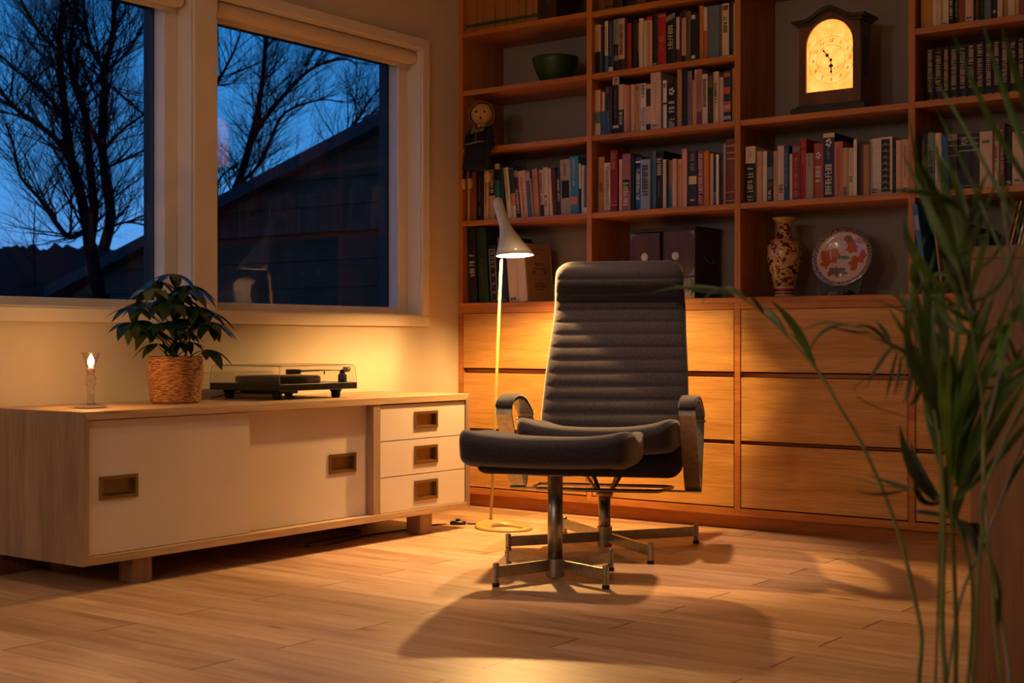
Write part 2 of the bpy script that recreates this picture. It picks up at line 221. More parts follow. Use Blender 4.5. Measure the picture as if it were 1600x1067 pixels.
PALM=[('arching frond',[(3.14,-2.882,0.214,0.0031),(3.135,-2.87,0.301,0.003),(3.123,-2.863,0.352,0.0029),(3.105,-2.861,0.423,0.0027),(3.081,-2.864,0.494,0.0026),(3.046,-2.874,0.576,0.0025),(3.015,-2.881,0.629,0.0023),(2.992,-2.883,0.667,0.0022),(2.969,-2.884,0.695,0.002),(2.943,-2.888,0.723,0.0019),(2.915,-2.893,0.752,0.0017),(2.882,-2.902,0.779,0.0016),(2.853,-2.908,0.796,0.0014)],[((2.975,-2.88,0.686),(2.956,-2.894,0.737),(2.926,-2.916,0.78),0.0141),((2.939,-2.891,0.731),(2.908,-2.869,0.757),(2.875,-2.845,0.779),0.0094),((2.906,-2.899,0.761),(2.906,-2.944,0.787),(2.908,-2.992,0.792),0.0086),((2.879,-2.905,0.783),(2.848,-2.897,0.801),(2.82,-2.886,0.797),0.0086),((2.861,-2.902,0.793),(2.778,-2.889,0.805),(2.69,-2.873,0.796),0.0067),((2.853,-2.908,0.795),(2.865,-2.974,0.796),(2.88,-3.043,0.774),0.0087),((2.857,-2.905,0.796),(2.788,-2.867,0.798),(2.707,-2.83,0.813),0.0058),((2.971,-2.883,0.706),(3.015,-2.925,0.737),(3.074,-2.962,0.743),0.0075),((2.957,-2.878,0.735),(3.006,-2.916,0.747),(3.062,-2.956,0.743),0.0047),((2.984,-2.889,0.677),(2.959,-2.862,0.706),(2.919,-2.843,0.733),0.0075)]),('drooping frond',[(3.196,-2.965,0.562,0.0017),(3.18,-2.959,0.612,0.0016),(3.164,-2.953,0.654,0.0015),(3.146,-2.949,0.687,0.0014),(3.125,-2.946,0.708,0.0012),(3.101,-2.946,0.725,0.0011),(3.075,-2.948,0.739,0.001),(3.052,-2.947,0.741,0.0009)],[((3.123,-2.948,0.712),(3.109,-2.958,0.692),(3.094,-2.97,0.657),0.007),((3.128,-2.944,0.706),(3.112,-2.926,0.674),(3.096,-2.905,0.636),0.0061),((3.132,-2.941,0.701),(3.138,-2.966,0.676),(3.143,-2.995,0.645),0.0061),((3.143,-2.951,0.695),(3.126,-2.919,0.67),(3.107,-2.884,0.647),0.0061),((3.149,-2.947,0.687),(3.146,-2.949,0.658),(3.14,-2.953,0.635),0.0078),((3.121,-2.949,0.714),(3.1,-2.92,0.734),(3.075,-2.89,0.75),0.0079),((3.14,-2.953,0.697),(3.154,-2.988,0.723),(3.159,-3.032,0.742),0.0095),((3.147,-2.948,0.684),(3.137,-2.925,0.71),(3.131,-2.897,0.726),0.0104),((3.093,-2.952,0.732),(3.072,-2.968,0.734),(3.043,-2.989,0.742),0.0044),((3.107,-2.96,0.675),(3.061,-2.919,0.642),(3.117,-2.797,0.602),0.0026),((3.111,-2.939,0.718),(3.102,-2.975,0.74),(3.092,-3.016,0.738),0.007),((3.159,-2.957,0.663),(3.149,-2.919,0.697),(3.129,-2.885,0.714),0.0103),((3.162,-2.954,0.658),(3.171,-2.993,0.643),(3.177,-3.037,0.637),0.0086)]),('tall upright frond',[(3.243,-2.992,0.253,0.0025),(3.254,-2.992,0.419,0.0023),(3.262,-2.994,0.535,0.0021),(3.263,-3.001,0.633,0.002),(3.256,-3.014,0.715,0.0018),(3.247,-3.028,0.788,0.0017),(3.238,-3.043,0.844,0.0015),(3.228,-3.058,0.892,0.0014),(3.218,-3.073,0.931,0.0012)],[((3.23,-3.041,0.784),(3.198,-3.065,0.828),(3.186,-3.074,0.881),0.0146),((3.243,-3.031,0.812),(3.201,-3.017,0.888),(3.158,-3.001,0.968),0.0122),((3.242,-3.04,0.828),(3.24,-3.101,0.896),(3.233,-3.171,0.945),0.0137),((3.246,-3.037,0.832),(3.211,-2.988,0.915),(3.176,-2.933,0.989),0.0145),((3.247,-3.029,0.812),(3.234,-3.008,0.879),(3.223,-2.984,0.946),0.0097),((3.249,-3.034,0.828),(3.27,-3.064,0.881),(3.299,-3.091,0.928),0.0105),((3.249,-3.027,0.804),(3.247,-2.968,0.873),(3.254,-2.898,0.944),0.0081),((3.251,-3.025,0.771),(3.271,-3.041,0.819),(3.291,-3.058,0.87),0.0105),((3.243,-3.031,0.771),(3.221,-3.003,0.806),(3.198,-2.971,0.833),0.0113),((3.25,-3.026,0.763),(3.243,-3.076,0.77),(3.245,-3.123,0.793),0.0097),((3.251,-3.017,0.747),(3.233,-3.001,0.789),(3.216,-2.981,0.865),0.0106),((3.253,-3.016,0.731),(3.212,-2.987,0.748),(3.177,-2.948,0.809),0.0114),((3.254,-3.015,0.723),(3.264,-3.008,0.747),(3.271,-3.003,0.772),0.0073)]),('leafy inner frond',[(3.2,-2.962,0.24,0.0038),(3.197,-2.964,0.342,0.0035),(3.198,-2.963,0.426,0.0032),(3.198,-2.963,0.511,0.0029),(3.194,-2.966,0.587,0.0026),(3.185,-2.973,0.655,0.0023),(3.175,-2.98,0.714,0.002),(3.165,-2.988,0.765,0.0017)],[((3.193,-2.967,0.587),(3.175,-2.98,0.681),(3.14,-3.007,0.765),0.011),((3.19,-2.969,0.621),(3.158,-2.933,0.714),(3.112,-2.903,0.804),0.0127),((3.19,-2.969,0.63),(3.196,-3.025,0.715),(3.203,-3.084,0.803),0.0119),((3.193,-2.967,0.621),(3.176,-2.935,0.714),(3.153,-2.904,0.798),0.0119),((3.197,-2.964,0.587),(3.18,-2.902,0.697),(3.154,-2.841,0.805),0.0136),((3.196,-2.965,0.621),(3.187,-3.046,0.698),(3.204,-3.114,0.77),0.0119),((3.198,-2.963,0.545),(3.156,-2.905,0.626),(3.121,-2.834,0.696),0.0119),((3.196,-2.965,0.647),(3.148,-2.881,0.732),(3.103,-2.785,0.855),0.0119),((3.198,-2.963,0.579),(3.178,-2.934,0.645),(3.17,-2.891,0.732),0.0127),((3.175,-2.98,0.71),(3.165,-2.988,0.765),(3.168,-2.985,0.816),0.0085)]),('broad fanning frond',[(3.197,-2.902,0.227,0.0035),(3.199,-2.915,0.334,0.0032),(3.2,-2.928,0.422,0.003),(3.201,-2.941,0.501,0.0027),(3.206,-2.951,0.561,0.0025),(3.218,-2.956,0.613,0.0022),(3.235,-2.957,0.664,0.002),(3.256,-2.955,0.715,0.0017),(3.279,-2.952,0.773,0.0015),(3.299,-2.951,0.83,0.0012)],[((3.206,-2.951,0.561),(3.199,-2.926,0.663),(3.197,-2.895,0.775),0.0136),((3.206,-2.951,0.544),(3.233,-2.975,0.665),(3.276,-2.992,0.784),0.0153),((3.207,-2.95,0.536),(3.223,-2.893,0.654),(3.254,-2.822,0.772),0.017),((3.206,-2.937,0.526),(3.246,-2.937,0.622),(3.298,-2.931,0.723),0.0188),((3.208,-2.936,0.509),(3.226,-2.862,0.583),(3.256,-2.775,0.674),0.0171),((3.205,-2.952,0.578),(3.19,-2.873,0.67),(3.186,-2.779,0.76),0.0136),((3.256,-2.955,0.71),(3.272,-2.943,0.731),(3.299,-2.923,0.798),0.01),((3.2,-2.941,0.526),(3.217,-3.003,0.624),(3.242,-3.065,0.715),0.012),((3.242,-2.952,0.664),(3.25,-2.871,0.662),(3.266,-2.778,0.696),0.0151),((3.269,-2.959,0.748),(3.266,-2.917,0.706),(3.265,-2.869,0.688),0.0075),((3.276,-2.954,0.764),(3.282,-2.995,0.715),(3.301,-3.029,0.675),0.0075),((3.207,-2.95,0.578),(3.225,-2.937,0.629),(3.233,-2.93,0.697),0.0136)]),('low dark frond',[(3.188,-2.846,0.214,0.0027),(3.193,-2.829,0.337,0.0025),(3.185,-2.821,0.407,0.0023),(3.168,-2.82,0.46,0.0021),(3.145,-2.823,0.493,0.0019),(3.119,-2.828,0.505,0.0017),(3.089,-2.837,0.509,0.0015),(3.059,-2.845,0.513,0.0013),(3.032,-2.851,0.52,0.0011),(3.007,-2.856,0.522,0.0009)],[((3.139,-2.827,0.493),(3.112,-2.847,0.54),(3.098,-2.858,0.601),0.0183),((3.149,-2.82,0.486),(3.11,-2.804,0.528),(3.083,-2.776,0.572),0.0146),((3.119,-2.828,0.505),(3.068,-2.806,0.512),(3.017,-2.779,0.519),0.0073),((3.1,-2.828,0.507),(3.082,-2.902,0.505),(3.077,-2.97,0.518),0.0055),((3.164,-2.823,0.469),(3.122,-2.809,0.473),(3.088,-2.786,0.469),0.0082),((3.171,-2.818,0.451),(3.193,-2.801,0.451),(3.205,-2.793,0.405),0.0182),((3.167,-2.82,0.464),(3.198,-2.857,0.457),(3.226,-2.902,0.421),0.0164),((3.167,-2.821,0.469),(3.151,-2.758,0.499),(3.146,-2.681,0.545),0.0164),((3.16,-2.826,0.478),(3.169,-2.864,0.527),(3.195,-2.893,0.574),0.0164),((3.151,-2.818,0.486),(3.143,-2.735,0.439),(3.123,-2.653,0.389),0.0146),((3.145,-2.823,0.49),(3.132,-2.863,0.498),(3.133,-2.894,0.532),0.011)]),('far right tall frond',[(3.295,-3.016,0.266,0.0024),(3.288,-3.028,0.347,0.0023),(3.284,-3.038,0.444,0.0022),(3.276,-3.051,0.508,0.0021),(3.283,-3.053,0.541,0.002),(3.305,-3.043,0.604,0.0019),(3.331,-3.031,0.668,0.0018),(3.351,-3.023,0.762,0.0017),(3.359,-3.024,0.871,0.0016),(3.354,-3.034,0.98,0.0016)],[((3.353,-3.029,0.879),(3.302,-3.066,0.973),(3.258,-3.099,1.096),0.0086),((3.353,-3.029,0.902),(3.31,-3.015,0.986),(3.262,-3.003,1.129),0.0109),((3.357,-3.032,0.941),(3.34,-3.09,1.012),(3.331,-3.145,1.086),0.0109),((3.339,-3.032,0.809),(3.262,-3.014,0.958),(3.188,-2.988,1.076),0.0055),((3.326,-3.042,0.762),(3.244,-2.983,0.922),(3.167,-2.91,1.043),0.0055),((3.351,-3.023,0.809),(3.338,-3.107,0.874),(3.335,-3.19,0.922),0.0063),((3.337,-3.027,0.699),(3.317,-3.011,0.747),(3.307,-2.987,0.804),0.0094),((3.345,-3.028,0.715),(3.34,-3.091,0.7),(3.339,-3.156,0.682),0.0094),((3.297,-3.049,0.573),(3.316,-3.035,0.628),(3.33,-3.025,0.636),0.0063)]),('slender bare stem',[(3.269,-2.911,0.24,0.0021),(3.249,-2.935,0.453,0.0021),(3.245,-2.946,0.58,0.0021),(3.256,-2.948,0.631,0.0021),(3.271,-2.945,0.698,0.0021),(3.283,-2.945,0.764,0.0021),(3.282,-2.955,0.831,0.0021),(3.277,-2.967,0.904,0.0021)],[((3.249,-2.935,0.436),(3.259,-2.927,0.385),(3.254,-2.931,0.326),0.0101)]),('grey stem',[(3.143,-2.817,0.201,0.0027),(3.171,-2.818,0.351,0.0024),(3.209,-2.81,0.453,0.0021),(3.254,-2.798,0.58,0.0018)],[((3.22,-2.802,0.489),(3.242,-2.786,0.543),(3.26,-2.772,0.57),0.0072)])]
import bpy, math, random
from mathutils import Vector, Matrix
D=bpy.data; SC=bpy.context.scene; COL=SC.collection
PI=math.pi
def lin(h):
    h=h.lstrip('#'); o=[]
    for i in (0,2,4):
        c=int(h[i:i+2],16)/255; o.append(c/12.92 if c<=.04045 else ((c+.055)/1.055)**2.4)
    return tuple(o)+(1,)
# ---------------------------------------------------------------- mesh builder
class MB:
    def __init__(s): s.v=[]; s.f=[]; s.m=[]; s.mi=0
    def add(s,vs,fs):
        b=len(s.v); s.v+= [tuple(p) for p in vs]; s.f+=[tuple(b+i for i in f) for f in fs]; s.m+=[s.mi]*len(fs); return s
    def box(s,x0,x1,y0,y1,z0,z1):
        return s.add([(x0,y0,z0),(x1,y0,z0),(x1,y1,z0),(x0,y1,z0),(x0,y0,z1),(x1,y0,z1),(x1,y1,z1),(x0,y1,z1)],
            [(0,3,2,1),(4,5,6,7),(0,1,5,4),(1,2,6,5),(2,3,7,6),(3,0,4,7)])
    def prism(s,poly,a0,a1,axis='z'):
        n=len(poly)
        def P(p,a): return {'z':(p[0],p[1],a),'y':(p[0],a,p[1]),'x':(a,p[0],p[1])}[axis]
        vs=[P(p,a0) for p in poly]+[P(p,a1) for p in poly]
        fs=[tuple(range(n-1,-1,-1)),tuple(range(n,2*n))]+[(i,(i+1)%n,n+(i+1)%n,n+i) for i in range(n)]
        return s.add(vs,fs)
    def lathe(s,prof,c=(0,0),n=32,axis='z',closed=False):
        m=len(prof); vs=[]
        for (r,z) in prof:
            for k in range(n):
                a=2*PI*k/n; vs.append((c[0]+r*math.cos(a),c[1]+r*math.sin(a),z))
        fs=[]
        rng=m if closed else m-1
        for j in range(rng):
            for k in range(n):
                a=j*n+k;b=j*n+(k+1)%n;j2=(j+1)%m
                fs.append((a,b,j2*n+(k+1)%n,j2*n+k))
        if not closed:
            if prof[0][0]>1e-5: fs.append(tuple(range(n-1,-1,-1)))
            if prof[-1][0]>1e-5: fs.append(tuple((m-1)*n+k for k in range(n)))
        return s.add(vs,fs)
    def cyl(s,c,r,z0,z1,n=24): return s.lathe([(r,z0),(r,z1)],c,n)
    def tube(s,pts,rs,n=8,flat=None,cap=True):
        pts=[Vector(p) for p in pts]; m=len(pts)
        if not hasattr(rs,'__len__'): rs=[rs]*m
        up=Vector((0,0,1)); vs=[]; prev=None
        for i,p in enumerate(pts):
            d=(pts[min(i+1,m-1)]-pts[max(i-1,0)]).normalized()
            if prev is None:
                a=d.cross(up)
                if a.length<.05: a=d.cross(Vector((1,0,0)))
            else: a=prev-d*prev.dot(d)
            if a.length<1e-6: a=d.orthogonal()
            a.normalize(); b=d.cross(a); prev=a
            for k in range(n):
                t=2*PI*k/n; vs.append(p+(a*math.cos(t)+b*math.sin(t)*(flat or 1))*rs[i])
        fs=[(j*n+k,j*n+(k+1)%n,(j+1)*n+(k+1)%n,(j+1)*n+k) for j in range(m-1) for k in range(n)]
        if cap: fs+=[tuple(range(n-1,-1,-1)),tuple((m-1)*n+k for k in range(n))]
        return s.add(vs,fs)
    def band(s,path,w0,w1,t,axis='x'):
        # flat strip: path in (y,z), width along x from w0 to w1, thickness t
        n=len(path); o=[]
        for i,(y,z) in enumerate(path):
            a=path[max(i-1,0)]; b=path[min(i+1,n-1)]; dy,dz=b[0]-a[0],b[1]-a[1]; l=math.hypot(dy,dz) or 1
            o.append((-dz/l*t/2,dy/l*t/2))
        vs=[]
        for (y,z),(ny,nz) in zip(path,o):
            vs+=[(w0,y+ny,z+nz),(w1,y+ny,z+nz),(w1,y-ny,z-nz),(w0,y-ny,z-nz)]
        fs=[(j*4+k,j*4+(k+1)%4,(j+1)*4+(k+1)%4,(j+1)*4+k) for j in range(n-1) for k in range(4)]
        fs+=[(3,2,1,0),tuple((n-1)*4+k for k in range(4))]
        return s.add(vs,fs)
    def sphere(s,c,r,n=16,m=10,sc=(1,1,1)):
        prof=[(max(1e-6,math.sin(PI*j/m)) ,-math.cos(PI*j/m)) for j in range(m+1)]
        b=len(s.v); s.lathe(prof,(0,0),n)
        for i in range(b,len(s.v)):
            x,y,z=s.v[i]; s.v[i]=(c[0]+x*r*sc[0],c[1]+y*r*sc[1],c[2]+z*r*sc[2])
        return s
    def loft(s,rings,cap=True):
        n=len(rings[0]); m=len(rings); vs=[p for r in rings for p in r]
        fs=[(j*n+k,j*n+(k+1)%n,(j+1)*n+(k+1)%n,(j+1)*n+k) for j in range(m-1) for k in range(n)]
        if cap: fs+=[tuple(range(n-1,-1,-1)),tuple((m-1)*n+k for k in range(n))]
        return s.add(vs,fs)
    def build(s,name,mat,parent=None,smooth=False,bevel=0,bseg=2,sub=0,loc=None,rot=None,label=None,solid=0,recalc=True):
        me=D.meshes.new(name); me.from_pydata(s.v,[],s.f)
        mats=mat if isinstance(mat,(list,tuple)) else [mat]
        for m in mats: me.materials.append(m)
        if len(mats)>1: me.polygons.foreach_set('material_index',s.m)
        if recalc:
            import bmesh
            bm=bmesh.new(); bm.from_mesh(me); bmesh.ops.recalc_face_normals(bm,faces=bm.faces); bm.to_mesh(me); bm.free()
        if smooth: me.polygons.foreach_set('use_smooth',[True]*len(me.polygons))
        me.update()
        o=D.objects.new(name,me); COL.objects.link(o)
        if parent: o.parent=parent
        if loc: o.location=loc
        if rot: o.rotation_euler=rot
        if solid: md=o.modifiers.new('s','SOLIDIFY'); md.thickness=solid; md.offset=0
        if bevel:
            md=o.modifiers.new('b','BEVEL'); md.width=bevel; md.segments=bseg; md.limit_method='ANGLE'; md.angle_limit=.6
        if sub: md=o.modifiers.new('u','SUBSURF'); md.levels=sub; md.render_levels=sub
        if label: o['label']=label
        return o
def tag(o,label,cat,group=None,kind=None):
    o['label']=label; o['category']=cat
    if group: o['group']=group
    if kind: o['kind']=kind
    return o
def thing(name,label,cat,loc=(0,0,0),rz=0,group=None,rot=None):
    o=D.objects.new(name,None); COL.objects.link(o); o.location=loc; o.rotation_euler=rot or (0,0,rz); o.empty_display_size=.1
    return tag(o,label,cat,group)
def struct(o): o['kind']='structure'; return o
def bx(*a): return MB().box(*a)
# ---------------------------------------------------------------- materials
def newmat(name):
    m=D.materials.new(name); m.use_nodes=True; nt=m.node_tree
    return m,nt,nt.nodes['Principled BSDF'],nt.nodes,nt.links
def setp(b,**k):
    for a,v in k.items():
        n={'col':'Base Color','rough':'Roughness','metal':'Metallic','spec':'Specular IOR Level','sheen':'Sheen Weight','sheenr':'Sheen Roughness','coat':'Coat Weight','coatr':'Coat Roughness','em':'Emission Color','ems':'Emission Strength','trans':'Transmission Weight','ior':'IOR','sss':'Subsurface Weight'}[a]
        b.inputs[n].default_value=v
def noisy(name,c,c2=None,scale=30,amt=.5,rough=.6,bump=0,bscale=200,**k):
    m,nt,b,N,L=newmat(name)
    c2=c2 or tuple(x*.75 for x in c[:3])+(1,)
    tc=N.new('ShaderNodeTexCoord'); n=N.new('ShaderNodeTexNoise'); n.inputs['Scale'].default_value=scale; n.inputs['Detail'].default_value=4
    L.new(tc.outputs['Object'],n.inputs['Vector'])
    r=N.new('ShaderNodeValToRGB'); r.color_ramp.elements[0].position=.5-amt/2; r.color_ramp.elements[1].position=.5+amt/2
    r.color_ramp.elements[0].color=c2; r.color_ramp.elements[1].color=c
    L.new(n.outputs['Fac'],r.inputs['Fac']); L.new(r.outputs['Color'],b.inputs['Base Color'])
    setp(b,rough=rough,**k)
    if bump:
        n2=N.new('ShaderNodeTexNoise'); n2.inputs['Scale'].default_value=bscale; n2.inputs['Detail'].default_value=3
        L.new(tc.outputs['Object'],n2.inputs['Vector'])
        bp=N.new('ShaderNodeBump'); bp.inputs['Strength'].default_value=bump; bp.inputs['Distance'].default_value=.002
        L.new(n2.outputs['Fac'],bp.inputs['Height']); L.new(bp.outputs['Normal'],b.inputs['Normal'])
    return m
def plain(name,c,rough=.5,**k):
    m,nt,b,N,L=newmat(name); setp(b,col=c,rough=rough,**k); return m
def wood(name,ca,cb,axis='x',rough=.42,grain=1.0,spec=.4):
    m,nt,b,N,L=newmat(name)
    tc=N.new('ShaderNodeTexCoord'); oi=N.new('ShaderNodeObjectInfo')
    cm=N.new('ShaderNodeCombineXYZ'); mm=N.new('ShaderNodeMath'); mm.operation='MULTIPLY'; mm.inputs[1].default_value=37.
    L.new(oi.outputs['Random'],mm.inputs[0])
    for i in range(3): L.new(mm.outputs[0],cm.inputs[i])
    va=N.new('ShaderNodeVectorMath'); va.operation='ADD'; L.new(tc.outputs['Object'],va.inputs[0]); L.new(cm.outputs[0],va.inputs[1])
    def mapn(s1,s2):
        mp=N.new('ShaderNodeMapping'); sc=[s2]*3; sc['xyz'.index(axis)]=s1; mp.inputs['Scale'].default_value=sc; L.new(va.outputs[0],mp.inputs['Vector']); return mp
    n1=N.new('ShaderNodeTexNoise'); n1.inputs['Scale'].default_value=1; n1.inputs['Detail'].default_value=6; n1.inputs['Distortion'].default_value=.6
    L.new(mapn(1.6,16*grain).outputs[0],n1.inputs['Vector'])
    n2=N.new('ShaderNodeTexNoise'); n2.inputs['Scale'].default_value=1; n2.inputs['Detail'].default_value=5
    L.new(mapn(9,240*grain).outputs[0],n2.inputs['Vector'])
    r=N.new('ShaderNodeValToRGB'); r.color_ramp.elements[0].position=.3; r.color_ramp.elements[1].position=.7
    r.color_ramp.elements[0].color=cb; r.color_ramp.elements[1].color=ca
    L.new(n1.outputs['Fac'],r.inputs['Fac'])
    r2=N.new('ShaderNodeValToRGB'); r2.color_ramp.elements[0].position=.34; r2.color_ramp.elements[1].position=.55
    r2.color_ramp.elements[0].color=(.72,.68,.62,1); r2.color_ramp.elements[1].color=(1,1,1,1)
    L.new(n2.outputs['Fac'],r2.inputs['Fac'])
    mx=N.new('ShaderNodeMixRGB'); mx.blend_type='MULTIPLY'; mx.inputs[0].default_value=.8
    L.new(r.outputs[0],mx.inputs[1]); L.new(r2.outputs[0],mx.inputs[2]); L.new(mx.outputs[0],b.inputs['Base Color'])
    bp=N.new('ShaderNodeBump'); bp.inputs['Strength'].default_value=.12; bp.inputs['Distance'].default_value=.001
    L.new(n2.outputs['Fac'],bp.inputs['Height']); L.new(bp.outputs['Normal'],b.inputs['Normal'])
    setp(b,rough=rough,spec=spec); return m
def floor_mat():
    m,nt,b,N,L=newmat('oak_plank_floor')
    tc=N.new('ShaderNodeTexCoord'); sp=N.new('ShaderNodeSeparateXYZ'); L.new(tc.outputs['Object'],sp.inputs[0])
    def M(op,a,bb=None,c=None):
        n=N.new('ShaderNodeMath'); n.operation=op
        for i,v in enumerate((a,bb,c)):
            if v is None: continue
            if isinstance(v,(int,float)): n.inputs[i].default_value=v
            else: L.new(v,n.inputs[i])
        return n.outputs[0]
    W=.13; LN=1.01
    ry=M('DIVIDE',M('ADD',sp.outputs[1],1.318),W); row=M('FLOOR',ry); fy=M('SUBTRACT',ry,row)
    par=M('MULTIPLY',M('MODULO',M('ADD',row,1000.),2.),.5)
    rxx=M('ADD',M('DIVIDE',M('SUBTRACT',sp.outputs[0],1.955),LN),par); cx=M('FLOOR',rxx); fx=M('SUBTRACT',rxx,cx)
    cmb=N.new('ShaderNodeCombineXYZ'); L.new(row,cmb.inputs[0]); L.new(cx,cmb.inputs[1])
    wn=N.new('ShaderNodeTexWhiteNoise'); wn.noise_dimensions='2D'; L.new(cmb.outputs[0],wn.inputs['Vector'])
    # grain
    off=N.new('ShaderNodeCombineXYZ'); L.new(M('MULTIPLY',wn.outputs['Value'],50.),off.inputs[1]); L.new(M('MULTIPLY',row,3.1),off.inputs[0])
    va=N.new('ShaderNodeVectorMath'); va.operation='ADD'; L.new(tc.outputs['Object'],va.inputs[0]); L.new(off.outputs[0],va.inputs[1])
    mp=N.new('ShaderNodeMapping'); mp.inputs['Scale'].default_value=(2.2,22,1); L.new(va.outputs[0],mp.inputs[0])
    n1=N.new('ShaderNodeTexNoise'); n1.inputs['Scale'].default_value=1; n1.inputs['Detail'].default_value=6; n1.inputs['Distortion'].default_value=.8; L.new(mp.outputs[0],n1.inputs['Vector'])
    mp2=N.new('ShaderNodeMapping'); mp2.inputs['Scale'].default_value=(12,260,1); L.new(va.outputs[0],mp2.inputs[0])
    n2=N.new('ShaderNodeTexNoise'); n2.inputs['Scale'].default_value=1; n2.inputs['Detail'].default_value=4; L.new(mp2.outputs[0],n2.inputs['Vector'])
    r=N.new('ShaderNodeValToRGB'); e=r.color_ramp.elements; e[0].position=.28; e[1].position=.72
    e[0].color=lin('#b98f6c'); e[1].color=lin('#dfc09c'); k=e.new(.5); k.color=lin('#d2ab86')
    L.new(n1.outputs['Fac'],r.inputs['Fac'])
    tone=N.new('ShaderNodeValToRGB'); tone.color_ramp.elements[0].color=(.74,.70,.66,1); tone.color_ramp.elements[1].color=(1.08,1.06,1.03,1); L.new(wn.outputs['Value'],tone.inputs[0])
    mx=N.new('ShaderNodeMixRGB'); mx.blend_type='MULTIPLY'; mx.inputs[0].default_value=.9; L.new(r.outputs[0],mx.inputs[1]); L.new(tone.outputs[0],mx.inputs[2])
    g2=N.new('ShaderNodeValToRGB'); g2.color_ramp.elements[0].position=.3; g2.color_ramp.elements[1].position=.55; g2.color_ramp.elements[0].color=(.8,.77,.72,1); g2.color_ramp.elements[1].color=(1,1,1,1); L.new(n2.outputs['Fac'],g2.inputs[0])
    mx1=N.new('ShaderNodeMixRGB'); mx1.blend_type='MULTIPLY'; mx1.inputs[0].default_value=.7; L.new(mx.outputs[0],mx1.inputs[1]); L.new(g2.outputs[0],mx1.inputs[2])
    # knots
    mp3=N.new('ShaderNodeMapping'); mp3.inputs['Scale'].default_value=(2.2,7,1); L.new(va.outputs[0],mp3.inputs[0])
    vo=N.new('ShaderNodeTexVoronoi'); vo.inputs['Scale'].default_value=1.; L.new(mp3.outputs[0],vo.inputs['Vector'])
    kn=N.new('ShaderNodeValToRGB'); kn.color_ramp.elements[0].position=.03; kn.color_ramp.elements[1].position=.11; kn.color_ramp.elements[0].color=(.45,.36,.3,1); kn.color_ramp.elements[1].color=(1,1,1,1); L.new(vo.outputs['Distance'],kn.inputs[0])
    mx2=N.new('ShaderNodeMixRGB'); mx2.blend_type='MULTIPLY'; mx2.inputs[0].default_value=.8; L.new(mx1.outputs[0],mx2.inputs[1]); L.new(kn.outputs[0],mx2.inputs[2])
    # seams: long edges faint, butt joints dark
    sl=M('MULTIPLY',M('LESS_THAN',M('MINIMUM',fy,M('SUBTRACT',1.,fy)),.009),.45)
    sb=M('MULTIPLY',M('LESS_THAN',M('MINIMUM',fx,M('SUBTRACT',1.,fx)),.0022),.93)
    se=M('MAXIMUM',sl,sb)
    mx3=N.new('ShaderNodeMixRGB'); mx3.blend_type='MIX'; L.new(se,mx3.inputs[0]); L.new(mx2.outputs[0],mx3.inputs[1]); mx3.inputs[2].default_value=lin('#20130a')
    L.new(mx3.outputs[0],b.inputs['Base Color'])
    rr=M('ADD',.33,M('MULTIPLY',n1.outputs['Fac'],.16)); L.new(rr,b.inputs['Roughness'])
    bp=N.new('ShaderNodeBump'); bp.inputs['Strength'].default_value=.25; bp.inputs['Distance'].default_value=.002
    L.new(M('SUBTRACT',M('MULTIPLY',n2.outputs['Fac'],.15),se),bp.inputs['Height']); L.new(bp.outputs['Normal'],b.inputs['Normal'])
    setp(b,spec=.4); return m
def pane_mat(name,tint=(1,1,1,1),ior=1.5,refl=1.0,rough=0.0):
    m,nt,b,N,L=newmat(name); N.remove(b); out=[n for n in N if n.type=='OUTPUT_MATERIAL'][0]
    fr=N.new('ShaderNodeFresnel'); ge=N.new('ShaderNodeNewGeometry'); io=N.new('ShaderNodeMix'); io.inputs[2].default_value=ior; io.inputs[3].default_value=1/ior
    L.new(ge.outputs['Backfacing'],io.inputs[0]); L.new(io.outputs[0],fr.inputs['IOR'])
    mu=N.new('ShaderNodeMath'); mu.operation='MULTIPLY'; mu.inputs[1].default_value=refl; mu.use_clamp=True; L.new(fr.outputs[0],mu.inputs[0])
    t=N.new('ShaderNodeBsdfTransparent'); t.inputs[0].default_value=tint
    g=N.new('ShaderNodeBsdfGlossy'); g.inputs['Roughness'].default_value=rough
    mx=N.new('ShaderNodeMixShader'); L.new(mu.outputs[0],mx.inputs[0]); L.new(t.outputs[0],mx.inputs[1]); L.new(g.outputs[0],mx.inputs[2]); L.new(mx.outputs[0],out.inputs['Surface'])
    return m
def emis(name,c,s):
    m,nt,b,N,L=newmat(name); setp(b,col=(0,0,0,1),em=c,ems=s,rough=.5); return m

OAK=(lin('#b98050'),lin('#8f5a30'))
M_shelf_x=wood('teak_shelf_x',lin('#cb8440'),lin('#a26129'),'x',rough=.42)
M_shelf_z=wood('teak_shelf_z',lin('#cb8440'),lin('#a26129'),'z',rough=.42)
M_draw=wood('oak_drawer_front',lin('#d39f5c'),lin('#b37f40'),'x',rough=.4)
M_sbx=wood('pale_oak_y',lin('#c9ab88'),lin('#ab8a66'),'y',rough=.5)
M_sbz=wood('pale_oak_z',lin('#a98d76'),lin('#8c715b'),'z',rough=.5,grain=1.3)
M_cab=wood('brown_oak_panel',lin('#80552f'),lin('#5f3a1e'),'z',rough=.5,grain=1.4)
M_wall=noisy('cream_plaster',lin('#d2c5b2'),lin('#cabda9'),scale=6,rough=.85,bump=.15,bscale=300,spec=.2)
M_wallb=noisy('grey_plaster',lin('#a59a90'),lin('#9d9288'),scale=6,rough=.85,spec=.2)
M_trim=noisy('painted_trim',lin('#e2d8ca'),lin('#dcd1c2'),scale=8,rough=.5,spec=.35)
M_white=noisy('white_lacquer',lin('#d4c6b8'),lin('#cdbeaf'),scale=5,rough=.45,spec=.35)
M_brass=plain('aged_brass',lin('#8f7448'),.38,metal=.85)
